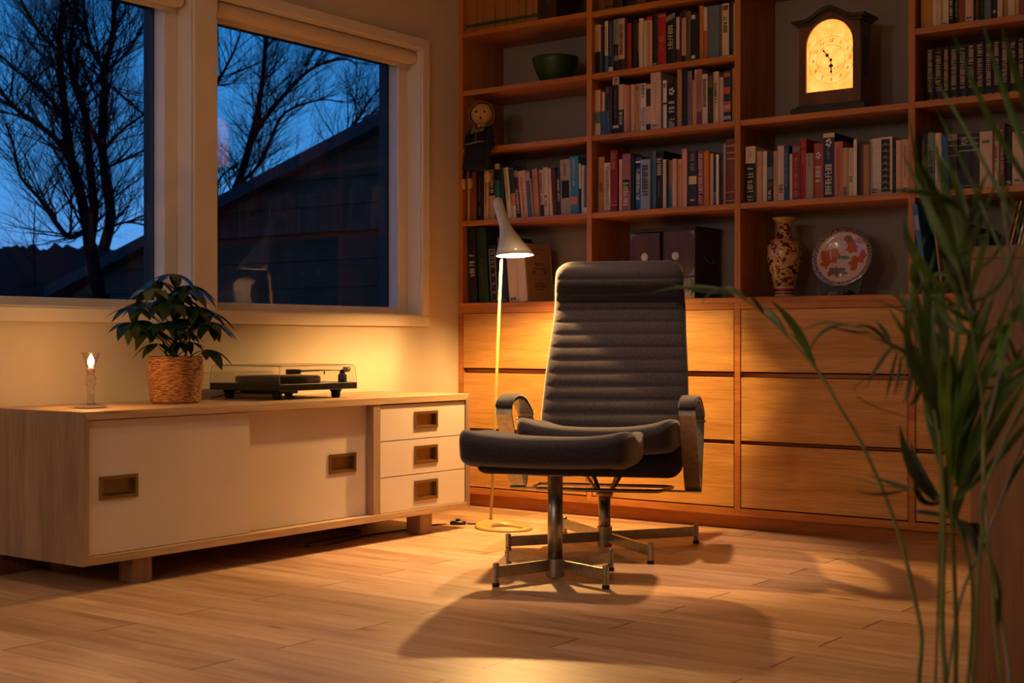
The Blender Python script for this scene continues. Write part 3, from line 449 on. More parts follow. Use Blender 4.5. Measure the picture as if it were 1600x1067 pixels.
M_steel=noisy('brushed_steel',lin('#a9a39a'),lin('#8b857c'),scale=60,rough=.32,metal=1.0)
M_black=plain('black_plastic',lin('#121214'),.35)
M_rubber=plain('black_rubber',lin('#0c0c0c'),.7)
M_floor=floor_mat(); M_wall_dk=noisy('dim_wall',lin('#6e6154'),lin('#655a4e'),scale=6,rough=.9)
# ---------------------------------------------------------------- the room
RX,RY0,RY1,CZ=4.75,-7.2,.30,2.62
struct(bx(-.2,RX,RY0,RY1+.2,-.08,0).build('floor',M_floor))
struct(bx(-.2,RX,RY0,RY1+.2,CZ,CZ+.1).build('ceiling',M_trim))
struct(bx(-.2,RX+.1,RY1,RY1+.2,0,CZ).build('wall_back',M_wallb))
struct(bx(RX,RX+.1,RY0,RY1,0,CZ).build('wall_right',M_wall_dk))
struct(bx(-.2,RX+.1,RY0-.1,RY0,0,CZ).build('wall_front',M_wall_dk))
# window wall with two openings
WZ0,WZ1=.822,1.965
OP=[(-2.93,-1.455),(-1.44,-.25)]
OPA=(-2.93,-1.497); OPB=(-1.400,-.250)
w=MB(); T=-.2
w.box(T,0,RY0,RY1,0,WZ0); w.box(T,0,RY0,RY1,WZ1,CZ)
for a,b_ in ((RY0,OPA[0]),(OPA[1],OPB[0]),(OPB[1],RY1)): w.box(T,0,a,b_,WZ0,WZ1)
struct(w.build('wall_left',M_wall))
bb=bx(0,.014,RY0,-.0,0,.06).build('baseboard_left',M_cab); struct(bb)
glassM=pane_mat('window_glass',(.97,.98,.99,1),1.5,.7)
M_ext=plain('dark_outer_frame',lin('#1b1a20'),.6)
def window(n,y0,y1,yaw):
    root=D.objects.new('window_%d'%n,None); COL.objects.link(root); root['kind']='structure'
    def P(name,mb,m,**k): return mb.build(name,m,root,**k)
    # casing round the opening on the room side
    c=MB(); ct=.015
    # reveal lining
    lin_=MB(); t=.012
    lin_.box(-.13,0.006,y0,y0+t,WZ0,WZ1).box(-.13,.006,y1-t,y1,WZ0,WZ1).box(-.13,.006,y0+t,y1-t,WZ0,WZ0+t).box(-.13,.006,y0+t,y1-t,WZ1-t,WZ1)
    P('window_reveal',lin_,M_trim)
    f=MB(); a=.058; yy0,yy1,z0,z1=y0+t,y1-t,WZ0+t,WZ1-t; xf0,xf1=-.125,-.068
    f.box(xf0,xf1,yy0,yy0+a,z0,z1).box(xf0,xf1,yy1-a,yy1,z0,z1).box(xf0,xf1,yy0+a,yy1-a,z0,z0+.030).box(xf0,xf1,yy0+a,yy1-a,z1-.05,z1)
    P('window_sash',f,M_trim,bevel=.004)
    e=MB(); e.box(-.17,xf0,yy0,yy0+a,z0,z1).box(-.17,xf0,yy1-a-.008,yy1,z0,z1).box(-.17,xf0,yy0+a,yy1-a-.008,z1-.05,z1).box(-.17,xf0,yy0+a,yy1-a-.008,z0,z0+.03)
    P('outer_frame',e,M_ext)
    ym=(yy0+yy1)/2; hw=(yy1-yy0)/2-a+.004
    g=bx(-.002,.002,-hw,hw,z0+.026,z1-.046)
    P('window_pane',g,glassM,loc=(-.105,ym,0),rot=(0,0,yaw))
    return root
window(1,OPA[0],OPA[1],0); window(2,OPB[0],OPB[1],math.radians(-3.4))
# casing boards (one trim set round both lights)
c=MB(); x1=.015; zo0,zo1=.783,2.003
c.box(0,x1,-3.0,-.21,zo0,WZ0+.006).box(0,x1,-3.0,-.21,WZ1-.006,zo1)
c.box(0,x1,-.256,-.21,WZ0+.006,WZ1-.006); c.box(0,x1,OPA[1]-.004,OPB[0]+.004,WZ0+.006,WZ1-.006); c.box(0,x1,-3.0,-2.926,WZ0+.006,WZ1-.006)
struct(c.build('trim_1',M_trim,bevel=.003))
# roller blinds rolled up at the head of each opening
M_blind=noisy('blind_cloth',lin('#d8c9b2'),lin('#cfc0a8'),scale=40,rough=.8,bump=.2)
for y0,y1,lb in ((OPB[0]+.016,OPB[1]-.022,'rolled up cream roller blind at top of right window'),(OPA[0]+.016,OPA[1]-.03,'rolled up cream roller blind at top of left window')):
    t=thing('roller_blind',lb,'blind',(-.035,(y0+y1)/2,1.925))
    h=(y1-y0)/2; r=.030
    mb=MB(); mb.lathe([(r,-h+.012),(r,h-.012)],n=28); mb.build('rolled_cloth',M_blind,t,smooth=False,rot=(PI/2,0,0))
    for sgn in (-1,1):
        mb=MB(); a_,b_=sorted((sgn*(h-.012),sgn*h)); mb.lathe([(r*.85,a_),(r*.85,b_)],n=24); mb.box(-.006,.006,-r*.9,r+.001,a_,b_) if 0 else None
        mb.build('end_cap',M_trim,t,rot=(PI/2,0,0))
    mb=bx(-.02,-.008,-h+.02,h-.02,-.045,-.022); mb.build('bottom_rail',M_blind,t)
# ---------------------------------------------------------------- bookcase
PX=[0,.675,1.350,2.032,2.707]; TH=.025; UZ0,UZ1=.888,2.60
bc=thing('bookcase','tall teak bookcase of open shelves covering the back wall','bookcase',(1.35,0,UZ0))
def bcl(mb,name,m,bev=.0015):
    mb.v=[(x-1.35,y,z-UZ0) for x,y,z in mb.v]; return mb.build(name,m,bc,bevel=bev)
for x in PX: bcl(bx(x,x+TH,0,.298,UZ0,UZ1),'upright',M_shelf_z)
SH=[[1.247,1.563,1.816,2.074,2.33,2.578],[1.247,1.563,1.816,2.070,2.33,2.578],[1.247,1.563,2.088,2.33,2.578],[1.247,1.563,1.820,2.070,2.33,2.578]]
for c_,hs in enumerate(SH):
    for z in hs: bcl(bx(PX[c_]+TH,PX[c_+1],0.002,.296,z-.022,z),'shelf',M_shelf_x)
# base: worktop, drawer cabinets, plinth
wt=tag(bx(0.001,2.732,-.002,.298,.867,.888).build('worktop',M_shelf_x,bevel=.0015),'long teak worktop running under the shelves above the drawers','worktop')
names=['left','second','third','right']
dl=['three drawer oak cabinet at the left behind the floor lamp','three drawer oak cabinet behind the armchair back','three drawer oak cabinet below the vase and plate','three drawer oak cabinet at the right behind the palm']
for i in range(4):
    x0=PX[i]; x1=PX[i+1]; last=i==3
    t=thing('drawer_cabinet',dl[i],'cabinet',(x0,0,.05))
    m=MB(); xe=x1-x0+(TH if last else 0)
    m.box(0,TH,0,.296,.006,.817); 
    if last: m.box(xe-TH,xe,0,.296,.006,.817)
    m.box(TH,x1-x0,0,.296,.792+.001,.817); m.box(TH,x1-x0,0,.296,.006,.034); m.box(TH,x1-x0,.27,.296,.034,.79)
    m.build('carcass',M_shelf_x,t,bevel=.0012)
    for z0,z1 in ((.555,.791),(.293,.533),(.039,.278)):
        d=MB(); a,b_=TH+.003,x1-x0-.003
        d.box(a,b_,.001,.021,z0,z1); d.box(a,b_,.021,.26,z0,z1-.03)
        d.build('drawer',M_draw,t,bevel=.0015)
    for z0,z1 in ((.533,.555),(.278,.293)):
        m=MB().box(TH,x1-x0,.03,.26,z0+.002,z1-.006); m.build('finger_rail',M_shelf_x,t)
pl=tag(bx(0.02,2.732,.045,.065,0.0,.056).build('plinth_board',M_shelf_x),'recessed dark teak plinth board under the drawer cabinets','plinth')
# ---------------------------------------------------------------- books
CH={'ochre':'#9c6a30','black':'#141214','brown':'#6e4a2c','cream':'#dcc6ac','dark':'#2b2423','dbrown':'#3b241b','dgreen':'#1d3424','dpink':'#b58577','dred':'#8a221c','dteal':'#1c3a3c','gold':'#b8873f','green':'#3c4a30','greige':'#a8988a','grey':'#8c8680','ink':'#191c28','lav':'#a6a0b4','leather':'#7a3d24','ltblue':'#93a6c8','maroon':'#5a1f22','mauve':'#84707a','mauvep':'#9d6673','mustard':'#c08a28','navy':'#26304f','ochre2':'#b07a48','olive':'#6c5a38','orange':'#c8854e','orred':'#c85a30','pale':'#d8c4b8','peach':'#d8ae8e','pink':'#d6aa98','pinkc':'#d4b8a8','plum':'#322632','purple':'#7c3a58','red':'#b4241e','red2':'#9c2c28','rose':'#b85c60','rust':'#8a4a2c','rust2':'#a4533a','sage':'#7c8a78','salmon':'#c4735e','silver':'#aaa6a0','sky':'#3a86b8','slate':'#5e7488','steel':'#4c6e88','steel2':'#27496b','tan':'#c69c72','tano':'#b3824e','teal':'#2c6a60','white':'#e6ded4','blue':'#2461a0','blue2':'#47648c','brownp':'#93705a','amber':'#c8791f'}
BM={}
def bmat(k):
    if k not in BM:
        c=lin(CH[k]); BM[k]=noisy('book_'+k,c,tuple(x*.82 for x in c[:3])+(1,),scale=45,amt=.6,rough=.5,spec=.35)
    return BM[k]
M_pages=noisy('book_pages',lin('#c9b391'),lin('#a8906c'),scale=120,rough=.9)
ORD='first second third fourth fifth sixth seventh eighth ninth tenth eleventh twelfth thirteenth fourteenth fifteenth sixteenth seventeenth eighteenth nineteenth twentieth twenty-first twenty-second twenty-third twenty-fourth twenty-fifth twenty-sixth twenty-seventh twenty-eighth twenty-ninth'.split()
def glyphs(mb,rng,x0,x1,z0,z1,y,dense):
    # rows of small letter-like strokes reading up the spine
    w=x1-x0; adv=max(w*(.42 if dense else .7),.0022); z=z0; th=.0004; s=w*.11
    while z+adv*.7<z1:
        if rng.random()<.1: z+=adv*.7; continue
        a=adv*.72; k=rng.randrange(6); X0,X1=x0+w*.08,x1-w*.08
        def B(xa,xb,za,zb): mb.box(min(xa,xb),max(xa,xb),y-th,y,min(za,zb),max(za,zb))
        B(X0,X1,z,z+s)
        if k in(0,1,4): B(X0,X1,z+a-s,z+a)
        if k in(0,2,3): B(X0,X0+s,z,z+a)
        if k in(0,1,5): B(X1-s,X1,z,z+a)
        if k in(2,3,5): B(x0+w*.42,x0+w*.42+s,z,z+a)
        z+=adv
def mklabel(look,i,where):
    l='%s, %s from left on %s'%(look,ORD[i],where)
    if len(l.split())>16: l='%s, %s on %s'%(look,ORD[i],where)
    return l
def book(rng,w,h,d,ck,marks,label,group,loc,ry):
    
    b=min(.0028,w*.13); n=6
    arc=[(w*i/n,-b*math.sin(PI*i/n)) for i in range(n+1)]
    out=arc+[(w,d),(w-.0016,d),(w-.0016,.003),(.0016,.003),(.0016,d),(0,d)] if w>.006 else arc+[(w,d),(w-w*.2,d),(w-w*.2,.003),(w*.2,.003),(w*.2,d),(0,d)]
    mb=MB().prism(out,0,h); mb.build('book',bmat(ck))
    ob=COL.objects[-1]; ob.location=loc; ob.rotation_euler=(0,ry,0)
    tag(ob,label,'book',group)
    e=.0017 if w>.006 else w*.2; hh=.003 if h>.1 else .002
    bx(e+.0001,w-e-.0001,.0032,d-.003,hh,h-hh).build('pages',M_pages,ob)
    def strip(name,k,za,zb,xa=0,xb=1,off=.0003):
        ar=[(w*(xa+(xb-xa)*i/n),-b*math.sin(PI*(xa+(xb-xa)*i/n))) for i in range(n+1)]
        poly=[(x,y-off) for x,y in ar]+[(x,y+.0004) for x,y in reversed(ar)]
        MB().prism(poly,za*h+.0002,min(zb*h,h-.0002)).build(name,bmat(k),ob)
    for mk in (marks.split(';') if marks else []):
        p=mk.split(); t,k=p[0],p[1]; f=[float(q) for q in p[2:]]
        yf=-b-.0004
        if t=='h': strip('spine_band',k,1-f[0],1)
        elif t=='h2': strip('spine_band',k,.9-f[0],.9)
        elif t=='f': strip('spine_band',k,0,f[0])
        elif t=='f2': strip('spine_band',k,0,f[0],off=.0006)
        elif t in 'mr': strip('spine_band',k,f[0],f[1] if len(f)>1 else f[0]+.03,off=.0005)
        elif t=='p': strip('spine_patch',k,f[0],f[1],.12,.88,off=.0006)
        elif t=='L': strip('spine_stripe',k,0,1,0,f[0])
        elif t=='O': strip('spine_panel',k,f[0],f[1],.14,.82,.0004); 
        if t=='O':
            g=MB()
            for j in range(8):
                z=h*(.08+.11*j); g.lathe([(.0001,0),(w*.26,0.0)],n=4) if 0 else g.box(w*.22,w*.74,yf-.0007,yf-.0002,z,z+.0035).box(w*.36,w*.6,yf-.0007,yf-.0002,z+.005,z+.009)
            g.build('spine_ornament',bmat('grey'),ob)
        if t in 'Tt':
            g=MB(); fr=(.16,.84) if t=='T' else (.36,.62)
            glyphs(g,rng,w*fr[0],w*fr[1],f[0]*h,f[1]*h,yf-.0004,t=='T')
            if g.v: g.build('spine_title',bmat(k),ob)
        if t=='e':
            z=f[0]*h; g=MB(); r=w*.3
            for q in range(5):
                a=2*PI*q/5; g.box(w/2+r*.6*math.cos(a)-r*.35,w/2+r*.6*math.cos(a)+r*.35,yf-.0008,yf-.0003,z+r*.8*math.sin(a)-r*.3,z+r*.8*math.sin(a)+r*.3)
            g.build('spine_emblem',bmat(k),ob)
        if t=='q':
            MB().prism([(w*.03,h*.82),(w*.97,h*.9),(w*.97,h*.985),(w*.03,h*.93)],yf-.0004,yf+.001,'y').build('spine_flash',bmat(k),ob)
        if t=='S':
            g=MB(); z=h*.03; j=0
            while z<h*.95:
                s=w*.72 if j<4 or j>8 else w*.3
                x0,x1=w*.14,w*.86; q=.0012
                for (a,b2,c2,d2) in ((x0,x1,z,z+q),(x0,x1,z+s-q,z+s),(x0,x0+q,z,z+s),(x1-q,x1,z,z+s)): g.box(a,b2,yf-.0006,yf-.0001,c2,d2)
                z+=s+w*.12; j+=1
            g.build('spine_squares',bmat(k),ob)
    return ob
for key,z,where,rows in BOOKS:
    rng=random.Random(key); grp='books on the '+where
    for i,(x,w,tl,h,ck,marks,look) in enumerate(rows):
        d=min(.255,rng.uniform(.115,.15)*(1.25 if h>.22 else 1))
        if h>.24 and key=='A5': d=.2
        y=.022+rng.uniform(-.003,.006)
        if key=='B4c': y=.05; d=.15
        if key=='A5': y=.025
        rng2=random.Random(key+str(i))
        book(rng2,w,h,d,ck,marks,mklabel(look,i,where),grp,(x,y,z+.0004),-math.asin(min(.5,tl/h)))
# printed cover of the last worktop book (its tan board faces the room)
cb_=[o for o in COL.objects if o.name.startswith('book') and o.get('label','').startswith('cream book showing its tan front cover')][0]
w_=.0008+max(v.co.x for v in cb_.data.vertices)
bx(w_-.0008,w_-.0002,.006,.19,.002,.247).build('front_cover',bmat('tan'),cb_)
g=MB(); rg_=random.Random(9)
def row(y0,y1,z,h):
    y=y0
    while y<y1:
        a=h*rg_.uniform(.5,.9); g.box(w_-.0002,w_+.0001,y,y+h*.22,z,z+h)
        if rg_.random()<.7: g.box(w_-.0002,w_+.0001,y,y+a*.7,z+(h*.8 if rg_.random()<.5 else 0),z+(h if rg_.random()<.5 else h*.2))
        y+=a
for (a,b_,z,h) in ((.06,.15,.222,.004),(.08,.13,.205,.003),(.075,.13,.155,.012),(.06,.15,.138,.007),(.05,.07,.118,.015),(.14,.15,.118,.015),(.06,.14,.075,.005),(.055,.15,.062,.006),(.08,.12,.05,.004)): row(a,b_,z,h)
g.box(w_-.0002,w_+.0001,.02,.175,.094,.0952)
g.build('cover_print',bmat('dbrown'),cb_)
# ---- blue binder, magazine files and leaning records at the right of the worktop
M_binder=noisy('blue_binder',lin('#1f6aa6'),lin('#195a90'),scale=50,rough=.45)
bnd=bx(0,.021,0,.25,0,.31).build('ring_binder',M_binder,loc=(2.101,-.045,.889),rot=(0,-math.asin(.040/.31),0),bevel=.002)
tag(bnd,'bright blue ring binder leaning left beside the right bookcase upright','binder')
bx(.004,.017,-.0006,.0004,.22,.27).build('spine_label',bmat('ltblue'),bnd)
for i,(x,w,h,c,lb) in enumerate(((2.142,.008,.27,'tan','thin tan folder leaning against the bright blue binder'),(2.158,.05,.245,'ink','black magazine file next to the tan folder on worktop'),(2.212,.055,.225,'black','black magazine file, second right of the blue binder'),(2.27,.04,.2,'dgreen','dark green file, rightmost behind the palm leaves'))):
    o=bx(0,w,0,.23,0,h).build('magazine_file' if i else 'folder',bmat(c),loc=(x,.02,.8885),rot=(0,-.12 if i==0 else 0,0),bevel=.0015); tag(o,lb,'file' if i else 'folder')
for i,(c,lb) in enumerate((('rust','rust brown record sleeve, leftmost of the leaning records at right edge'),('tan','tan record sleeve, second of the leaning records at right edge'),('dbrown','dark brown record sleeve, third of the leaning records at right edge'),('white','white record sleeve, fourth of the leaning records at right edge'),('cream','cream record sleeve, fifth of the leaning records at right edge'),('salmon','pinkish record sleeve, last of the leaning records at right edge'))):
    o=bx(0,.006,0,.26,0,.315).build('record_sleeve',bmat(c),loc=(2.33+i*.0125,.012,.8885),rot=(0,.235,0)); tag(o,lb,'record','leaning records on the worktop')
# ---------------------------------------------------------------- green bowl
t=thing('bowl','dark green ceramic bowl on the shelf below the tan antique volumes','bowl',(.44,.115,1.816))
M_bowl=noisy('green_glaze',lin('#2c4a22'),lin('#1e3a1c'),scale=14,rough=.35,spec=.5)
MB().lathe([(.001,.0),(.055,.0),(.062,.012),(.085,.055),(.097,.09),(.101,.112),(.098,.114),(.093,.09),(.08,.055),(.055,.018),(.001,.012)],n=48).build('vessel',M_bowl,t,smooth=True)
MB().tube([(.09,0,.108),(.105,0,.116),(.118,0,.112),(.124,0,.1),(.118,0,.094)],.0018,6).build('wire_loop',M_steel,t)
# ---------------------------------------------------------------- mantel clock
ck=thing('mantel_clock','dark wooden arched mantel clock with glowing yellow dial on shelf','clock',(1.7225,.078,1.563))
M_clk=wood('walnut_clock',lin('#7c4c2a'),lin('#4e2d17'),'z',rough=.35); M_clk2=noisy('dark_moulding',lin('#2c1c14'),lin('#1c120c'),scale=20,rough=.35)
hw=.1205; y0,y1=-.048,.046
def archpts(hw,zs,zc,n=22,flat=.0):  # cornice curve from left to right: ogee shoulders with central arch
    P=[]
    for i in range(n+1):
        u=-1+2*i/n; a=abs(u)
        if a>.72: z=zs
        else: z=zs+(zc-zs)*(.5+.5*math.cos(PI*a/.72))
        P.append((u*hw,z))
    return P
# body front face with arched opening: ring prism
r=.095; zs=.249; zb=.076
def opening(r,zb,zs,n=20):
    return [(-r,zb)]+[(-r*math.cos(PI*i/n),zs+r*math.sin(PI*i/n)) for i in range(n+1)]+[(r,zb)]
top=archpts(hw,.335,.374)
op=opening(r,zb,zs)
# build front as strips between opening and outer outline
def frame_ring(mb,outer,inner,y0,y1):
    n=len(outer); vs=[(x,y0,z) for x,z in outer]+[(x,y0,z) for x,z in inner]+[(x,y1,z) for x,z in outer]+[(x,y1,z) for x,z in inner]
    fs=[]
    for i in range(n):
        j=(i+1)%n
        fs+=[(i,j,n+j,n+i),(2*n+j,2*n+i,3*n+i,3*n+j),(n+i,n+j,3*n+j,3*n+i),(j,i,2*n+i,2*n+j)]
    mb.add(vs,fs)
inner=op; outer=[]
for (x,z) in inner:
    if z<=zs+1e-6: outer.append((math.copysign(hw,x),.03 if z<=zb+1e-6 else zs))
    else:
        u=x/r; 
        X=max(-hw,min(hw,x*1.27)); a=abs(X/hw); Z=.335 if a>.72 else .335+.039*(.5+.5*math.cos(PI*a/.72)); outer.append((X,Z))
outer[0]=(-hw,.03); outer[-1]=(hw,.03)
m=MB(); frame_ring(m,outer,inner,y0,y0+.014); m.build('front_frame',M_clk,ck,bevel=.0)
m=MB(); m.box(hw-.012,hw,y0+.014,y1,.03,.34).box(-hw,-hw+.012,y0+.014,y1,.03,.34).box(-hw+.012,hw-.012,y1-.01,y1,.03,.34); m.build('case',M_clk,ck)
bx(hw,hw+.0015,-.02,.02,.12,.27).build('side_grille',M_black,ck)
pr_=archpts(.1,.0,0); 
def cornice(mb,hw,y0,y1,za,zc,th):
    t_=archpts(hw,za,zc,40); lo=[(x*.97,z-th) for x,z in reversed(t_)]
    mb.prism(t_+lo,y0,y1,'y')
m=MB(); cornice(m,.145,-.068,.066,.348,.389,.012); m.build('cornice',M_clk2,ck,bevel=.002)
m=MB(); cornice(m,.133,-.058,.056,.337,.378,.012); m.build('cornice',M_clk2,ck,bevel=.002)
m=MB(); m.box(-.145,.145,-.068,.066,0,.018).box(-.14,.14,-.062,.06,.018,.024).box(-.13,.13,-.056,.054,.024,.031); m.build('plinth',M_clk2,ck,bevel=.002)
M_gilt=plain('gilt_edge',lin('#7c5a2a'),.35,metal=.8)
i2=opening(r-.0035,zb+.0035,zs); m=MB(); frame_ring(m,op,i2,y0-.002,y0+.002); m.build('gilt_surround',M_gilt,ck)
# glowing dial
mD,nt,b,N,L=newmat('lit_dial')
tc=N.new('ShaderNodeTexCoord'); n_=N.new('ShaderNodeTexNoise'); n_.inputs['Scale'].default_value=28; n_.inputs['Detail'].default_value=3; L.new(tc.outputs['Object'],n_.inputs['Vector'])
rp=N.new('ShaderNodeValToRGB'); rp.color_ramp.elements[0].position=.35; rp.color_ramp.elements[1].position=.65; rp.color_ramp.elements[0].color=(1.0,.235,.03,1); rp.color_ramp.elements[1].color=(1.0,.33,.075,1)
L.new(n_.outputs['Fac'],rp.inputs[0]); L.new(rp.outputs[0],b.inputs['Emission Color']); setp(b,col=(.3,.2,.08,1),ems=2.1,rough=.6)
MB().prism(opening(r+.004,zb-.004,zs),y0+.016,y0+.02,'y').build('dial',mD,ck)
M_ink=plain('dial_ink',lin('#6b3a0c'),.7)
cz=.194; yd=y0+.0155
def ring(mb,cx,cz,r,w,y,n=48):
    o=[(cx+r*math.cos(2*PI*i/n),cz+r*math.sin(2*PI*i/n)) for i in range(n)]; q=[(cx+(r-w)*math.cos(2*PI*i/n),cz+(r-w)*math.sin(2*PI*i/n)) for i in range(n)]
    frame_ring(mb,o,q,y-.0006,y)
m=MB(); ring(m,0,cz,.088,.0009,yd); ring(m,0,cz,.056,.0009,yd); ring(m,0,zs,.088,.0007,yd,64); m.build('dial_rings',M_ink,ck)
def text_mesh(s,size,name,mat,parent,loc,rot,ext=.0003,align='CENTER',shear=0):
    cu=D.curves.new('tmp','FONT'); cu.body=s; cu.size=size; cu.extrude=ext; cu.align_x=align; cu.align_y='CENTER'; cu.shear=shear
    to=D.objects.new('tmp',cu); COL.objects.link(to); bpy.context.view_layer.update()
    dg=bpy.context.evaluated_depsgraph_get(); me=D.meshes.new_from_object(to.evaluated_get(dg)); D.objects.remove(to)
    me.materials.clear(); me.materials.append(mat)
    o=D.objects.new(name,me); COL.objects.link(o); o.parent=parent; o.location=loc; o.rotation_euler=rot; return o
for k in range(1,13):
    a=PI/2-2*PI*k/12; rr=.072
    text_mesh(str(k),.019,'dial_numeral',M_ink,ck,(rr*math.cos(a),yd-.0006,cz+rr*math.sin(a)),(PI/2,0,0),shear=.3)
M_hand=plain('clock_hand',lin('#3a1c08'),.6)
def hand(L_,ang,ws):
    mb=MB(); c,s=math.cos(ang),math.sin(ang)
    def T(u,v): return (u*c-v*s,cz+u*s+v*c)
    pts=[(0,ws*.4),(L_*.28,ws*.5),(L_*.36,ws*2.4),(L_*.46,ws*2.6),(L_*.52,ws*.7),(L_*.72,ws*.5),(L_*.78,ws*1.6),(L_*.86,ws*.7),(L_,0)]
    poly=[T(u,v) for u,v in pts]+[T(u,-v) for u,v in reversed(pts[:-1])]
    return mb.prism(poly,yd-.003,yd-.0022,'y')
hand(.056,math.radians(128),.0026).build('hour_hand',M_hand,ck)
hand(.054,math.radians(-88),.0032).build('minute_hand',M_hand,ck)
MB().lathe([(.006,yd-.0035),(.006,yd)],n=16).build('hand_hub',M_hand,ck,loc=(0,0,cz),rot=(PI/2,0,0)) if 0 else bx(-.005,.005,yd-.004,yd-.001,cz-.005,cz+.005).build('hand_hub',M_hand,ck,bevel=.002)
# ---------------------------------------------------------------- vase
vs=thing('vase','tall red and gold patterned porcelain vase on worktop beside plate','vase',(1.505,.11,.8885))
mV,nt,b,N,L=newmat('satsuma_pattern')
tc=N.new('ShaderNodeTexCoord'); sp=N.new('ShaderNodeSeparateXYZ'); L.new(tc.outputs['Object'],sp.inputs[0])
n1=N.new('ShaderNodeTexNoise'); n1.inputs['Scale'].default_value=52; n1.inputs['Detail'].default_value=2; n1.inputs['Distortion'].default_value=.6; L.new(tc.outputs['Object'],n1.inputs['Vector'])
r1=N.new('ShaderNodeValToRGB'); r1.color_ramp.interpolation='CONSTANT'; e=r1.color_ramp.elements
e[0].position=0; e[0].color=lin('#3a1512'); e[1].position=.40; e[1].color=lin('#8e1f14')
for p,cc in ((.46,'#c9a06a'),(.56,'#b67a22'),(.6,'#d0b48c'),(.68,'#2e3326')): k=e.new(p); k.color=lin(cc)
L.new(n1.outputs['Fac'],r1.inputs[0])
zr=N.new('ShaderNodeValToRGB'); zr.color_ramp.interpolation='CONSTANT'; e=zr.color_ramp.elements
mz=N.new('ShaderNodeMath'); mz.operation='DIVIDE'; mz.inputs[1].default_value=.31; L.new(sp.outputs[2],mz.inputs[0]); L.new(mz.outputs[0],zr.inputs[0])
e[0].position=0; e[0].color=(1,1,1,1); e[1].position=.13; e[1].color=(0,0,0,1)
k=e.new(.9); k.color=(1,1,1,1)
zc=N.new('ShaderNodeValToRGB'); zc.color_ramp.interpolation='CONSTANT'; e=zc.color_ramp.elements; L.new(mz.outputs[0],zc.inputs[0])
e[0].position=0; e[0].color=lin('#c9a888'); e[1].position=.035; e[1].color=lin('#7a1a12')
for p,cc in ((.055,'#d8c0a0'),(.065,'#7a1a12'),(.1,'#cdb08a'),(.9,'#b98c5c')): k=e.new(p); k.color=lin(cc)
mx=N.new('ShaderNodeMixRGB'); L.new(zr.outputs[0],mx.inputs[0]); L.new(r1.outputs[0],mx.inputs[1]); L.new(zc.outputs[0],mx.inputs[2]); L.new(mx.outputs[0],b.inputs['Base Color']); setp(b,rough=.22,coat=.3)
prof=[(.001,0),(.037,0),(.038,.01),(.036,.028),(.040,.045),(.052,.08),(.062,.125),(.066,.165),(.064,.19),(.056,.21),(.038,.222),(.030,.232),(.027,.25),(.028,.275),(.034,.288),(.047,.300),(.048,.303),(.044,.304),(.028,.29),(.022,.27),(.022,.24)]
MB().lathe(prof[:14],n=48).build('body',mV,vs,smooth=True); MB().lathe(prof[13:],n=48).build('rim',mV,vs,smooth=True)
# ---------------------------------------------------------------- plate on stand
pt=thing('display_plate','round white plate painted with orange leaves propped on stand','plate',(1.748,.095,1.03),rot=(math.radians(-14),0,math.radians(4)))
mP,nt,b,N,L=newmat('painted_plate')
tc=N.new('ShaderNodeTexCoord')
def vmask(loc,sx,sz,ns=16,thr=.5):
    mp=N.new('ShaderNodeMapping'); mp.inputs['Location'].default_value=(-loc[0]/sx,0,-loc[1]/sz); mp.inputs['Scale'].default_value=(1/sx,0,1/sz); L.new(tc.outputs['Object'],mp.inputs[0])
    ln=N.new('ShaderNodeVectorMath'); ln.operation='LENGTH'; L.new(mp.outputs[0],ln.inputs[0])
    nn=N.new('ShaderNodeTexNoise'); nn.inputs['Scale'].default_value=55; nn.inputs['Detail'].default_value=2; L.new(tc.outputs['Object'],nn.inputs['Vector'])
    a=N.new('ShaderNodeMath'); a.operation='MULTIPLY_ADD'; a.inputs[1].default_value=2.6; a.inputs[2].default_value=-1.3; L.new(nn.outputs['Fac'],a.inputs[0])
    s=N.new('ShaderNodeMath'); s.operation='ADD'; L.new(ln.outputs['Value'],s.inputs[0]); L.new(a.outputs[0],s.inputs[1])
    g=N.new('ShaderNodeMath'); g.operation='LESS_THAN'; g.inputs[1].default_value=1; L.new(s.outputs[0],g.inputs[0]); return g.outputs[0]
cur=None
base=N.new('ShaderNodeRGB'); base.outputs[0].default_value=lin('#c9b2ab'); cur=base.outputs[0]
for loc,sx,sz,cc in (((-.062,-.005),.02,.034,'#b2552c'),((-.035,.01),.02,.03,'#b2552c'),((.03,.045),.026,.026,'#b2552c'),((.015,.07),.02,.012,'#6f6040'),((.045,-.02),.018,.03,'#b2552c'),((.072,-.0),.014,.03,'#b2552c'),((-.02,-.055),.036,.018,'#6b5860'),((.004,.0),.03,.008,'#5f7a74'),((.06,.06),.02,.012,'#a87a76')):
    mk=vmask(loc,sx*.95,sz*.95); mx=N.new('ShaderNodeMixRGB'); L.new(mk,mx.inputs[0]); L.new(cur,mx.inputs[1]); mx.inputs[2].default_value=lin(cc); cur=mx.outputs[0]
mp=N.new('ShaderNodeMapping'); mp.inputs['Scale'].default_value=(1,0,1); L.new(tc.outputs['Object'],mp.inputs[0]); ln=N.new('ShaderNodeVectorMath'); ln.operation='LENGTH'; L.new(mp.outputs[0],ln.inputs[0])
vo=N.new('ShaderNodeTexVoronoi'); vo.inputs['Scale'].default_value=170; L.new(tc.outputs['Object'],vo.inputs['Vector'])
rb=N.new('ShaderNodeValToRGB'); rb.color_ramp.interpolation='CONSTANT'; rb.color_ramp.elements[0].color=lin('#2b2530'); rb.color_ramp.elements[1].position=.42; rb.color_ramp.elements[1].color=lin('#8c7a72'); L.new(vo.outputs['Distance'],rb.inputs[0])
gt=N.new('ShaderNodeMath'); gt.operation='GREATER_THAN'; gt.inputs[1].default_value=.096; L.new(ln.outputs['Value'],gt.inputs[0])
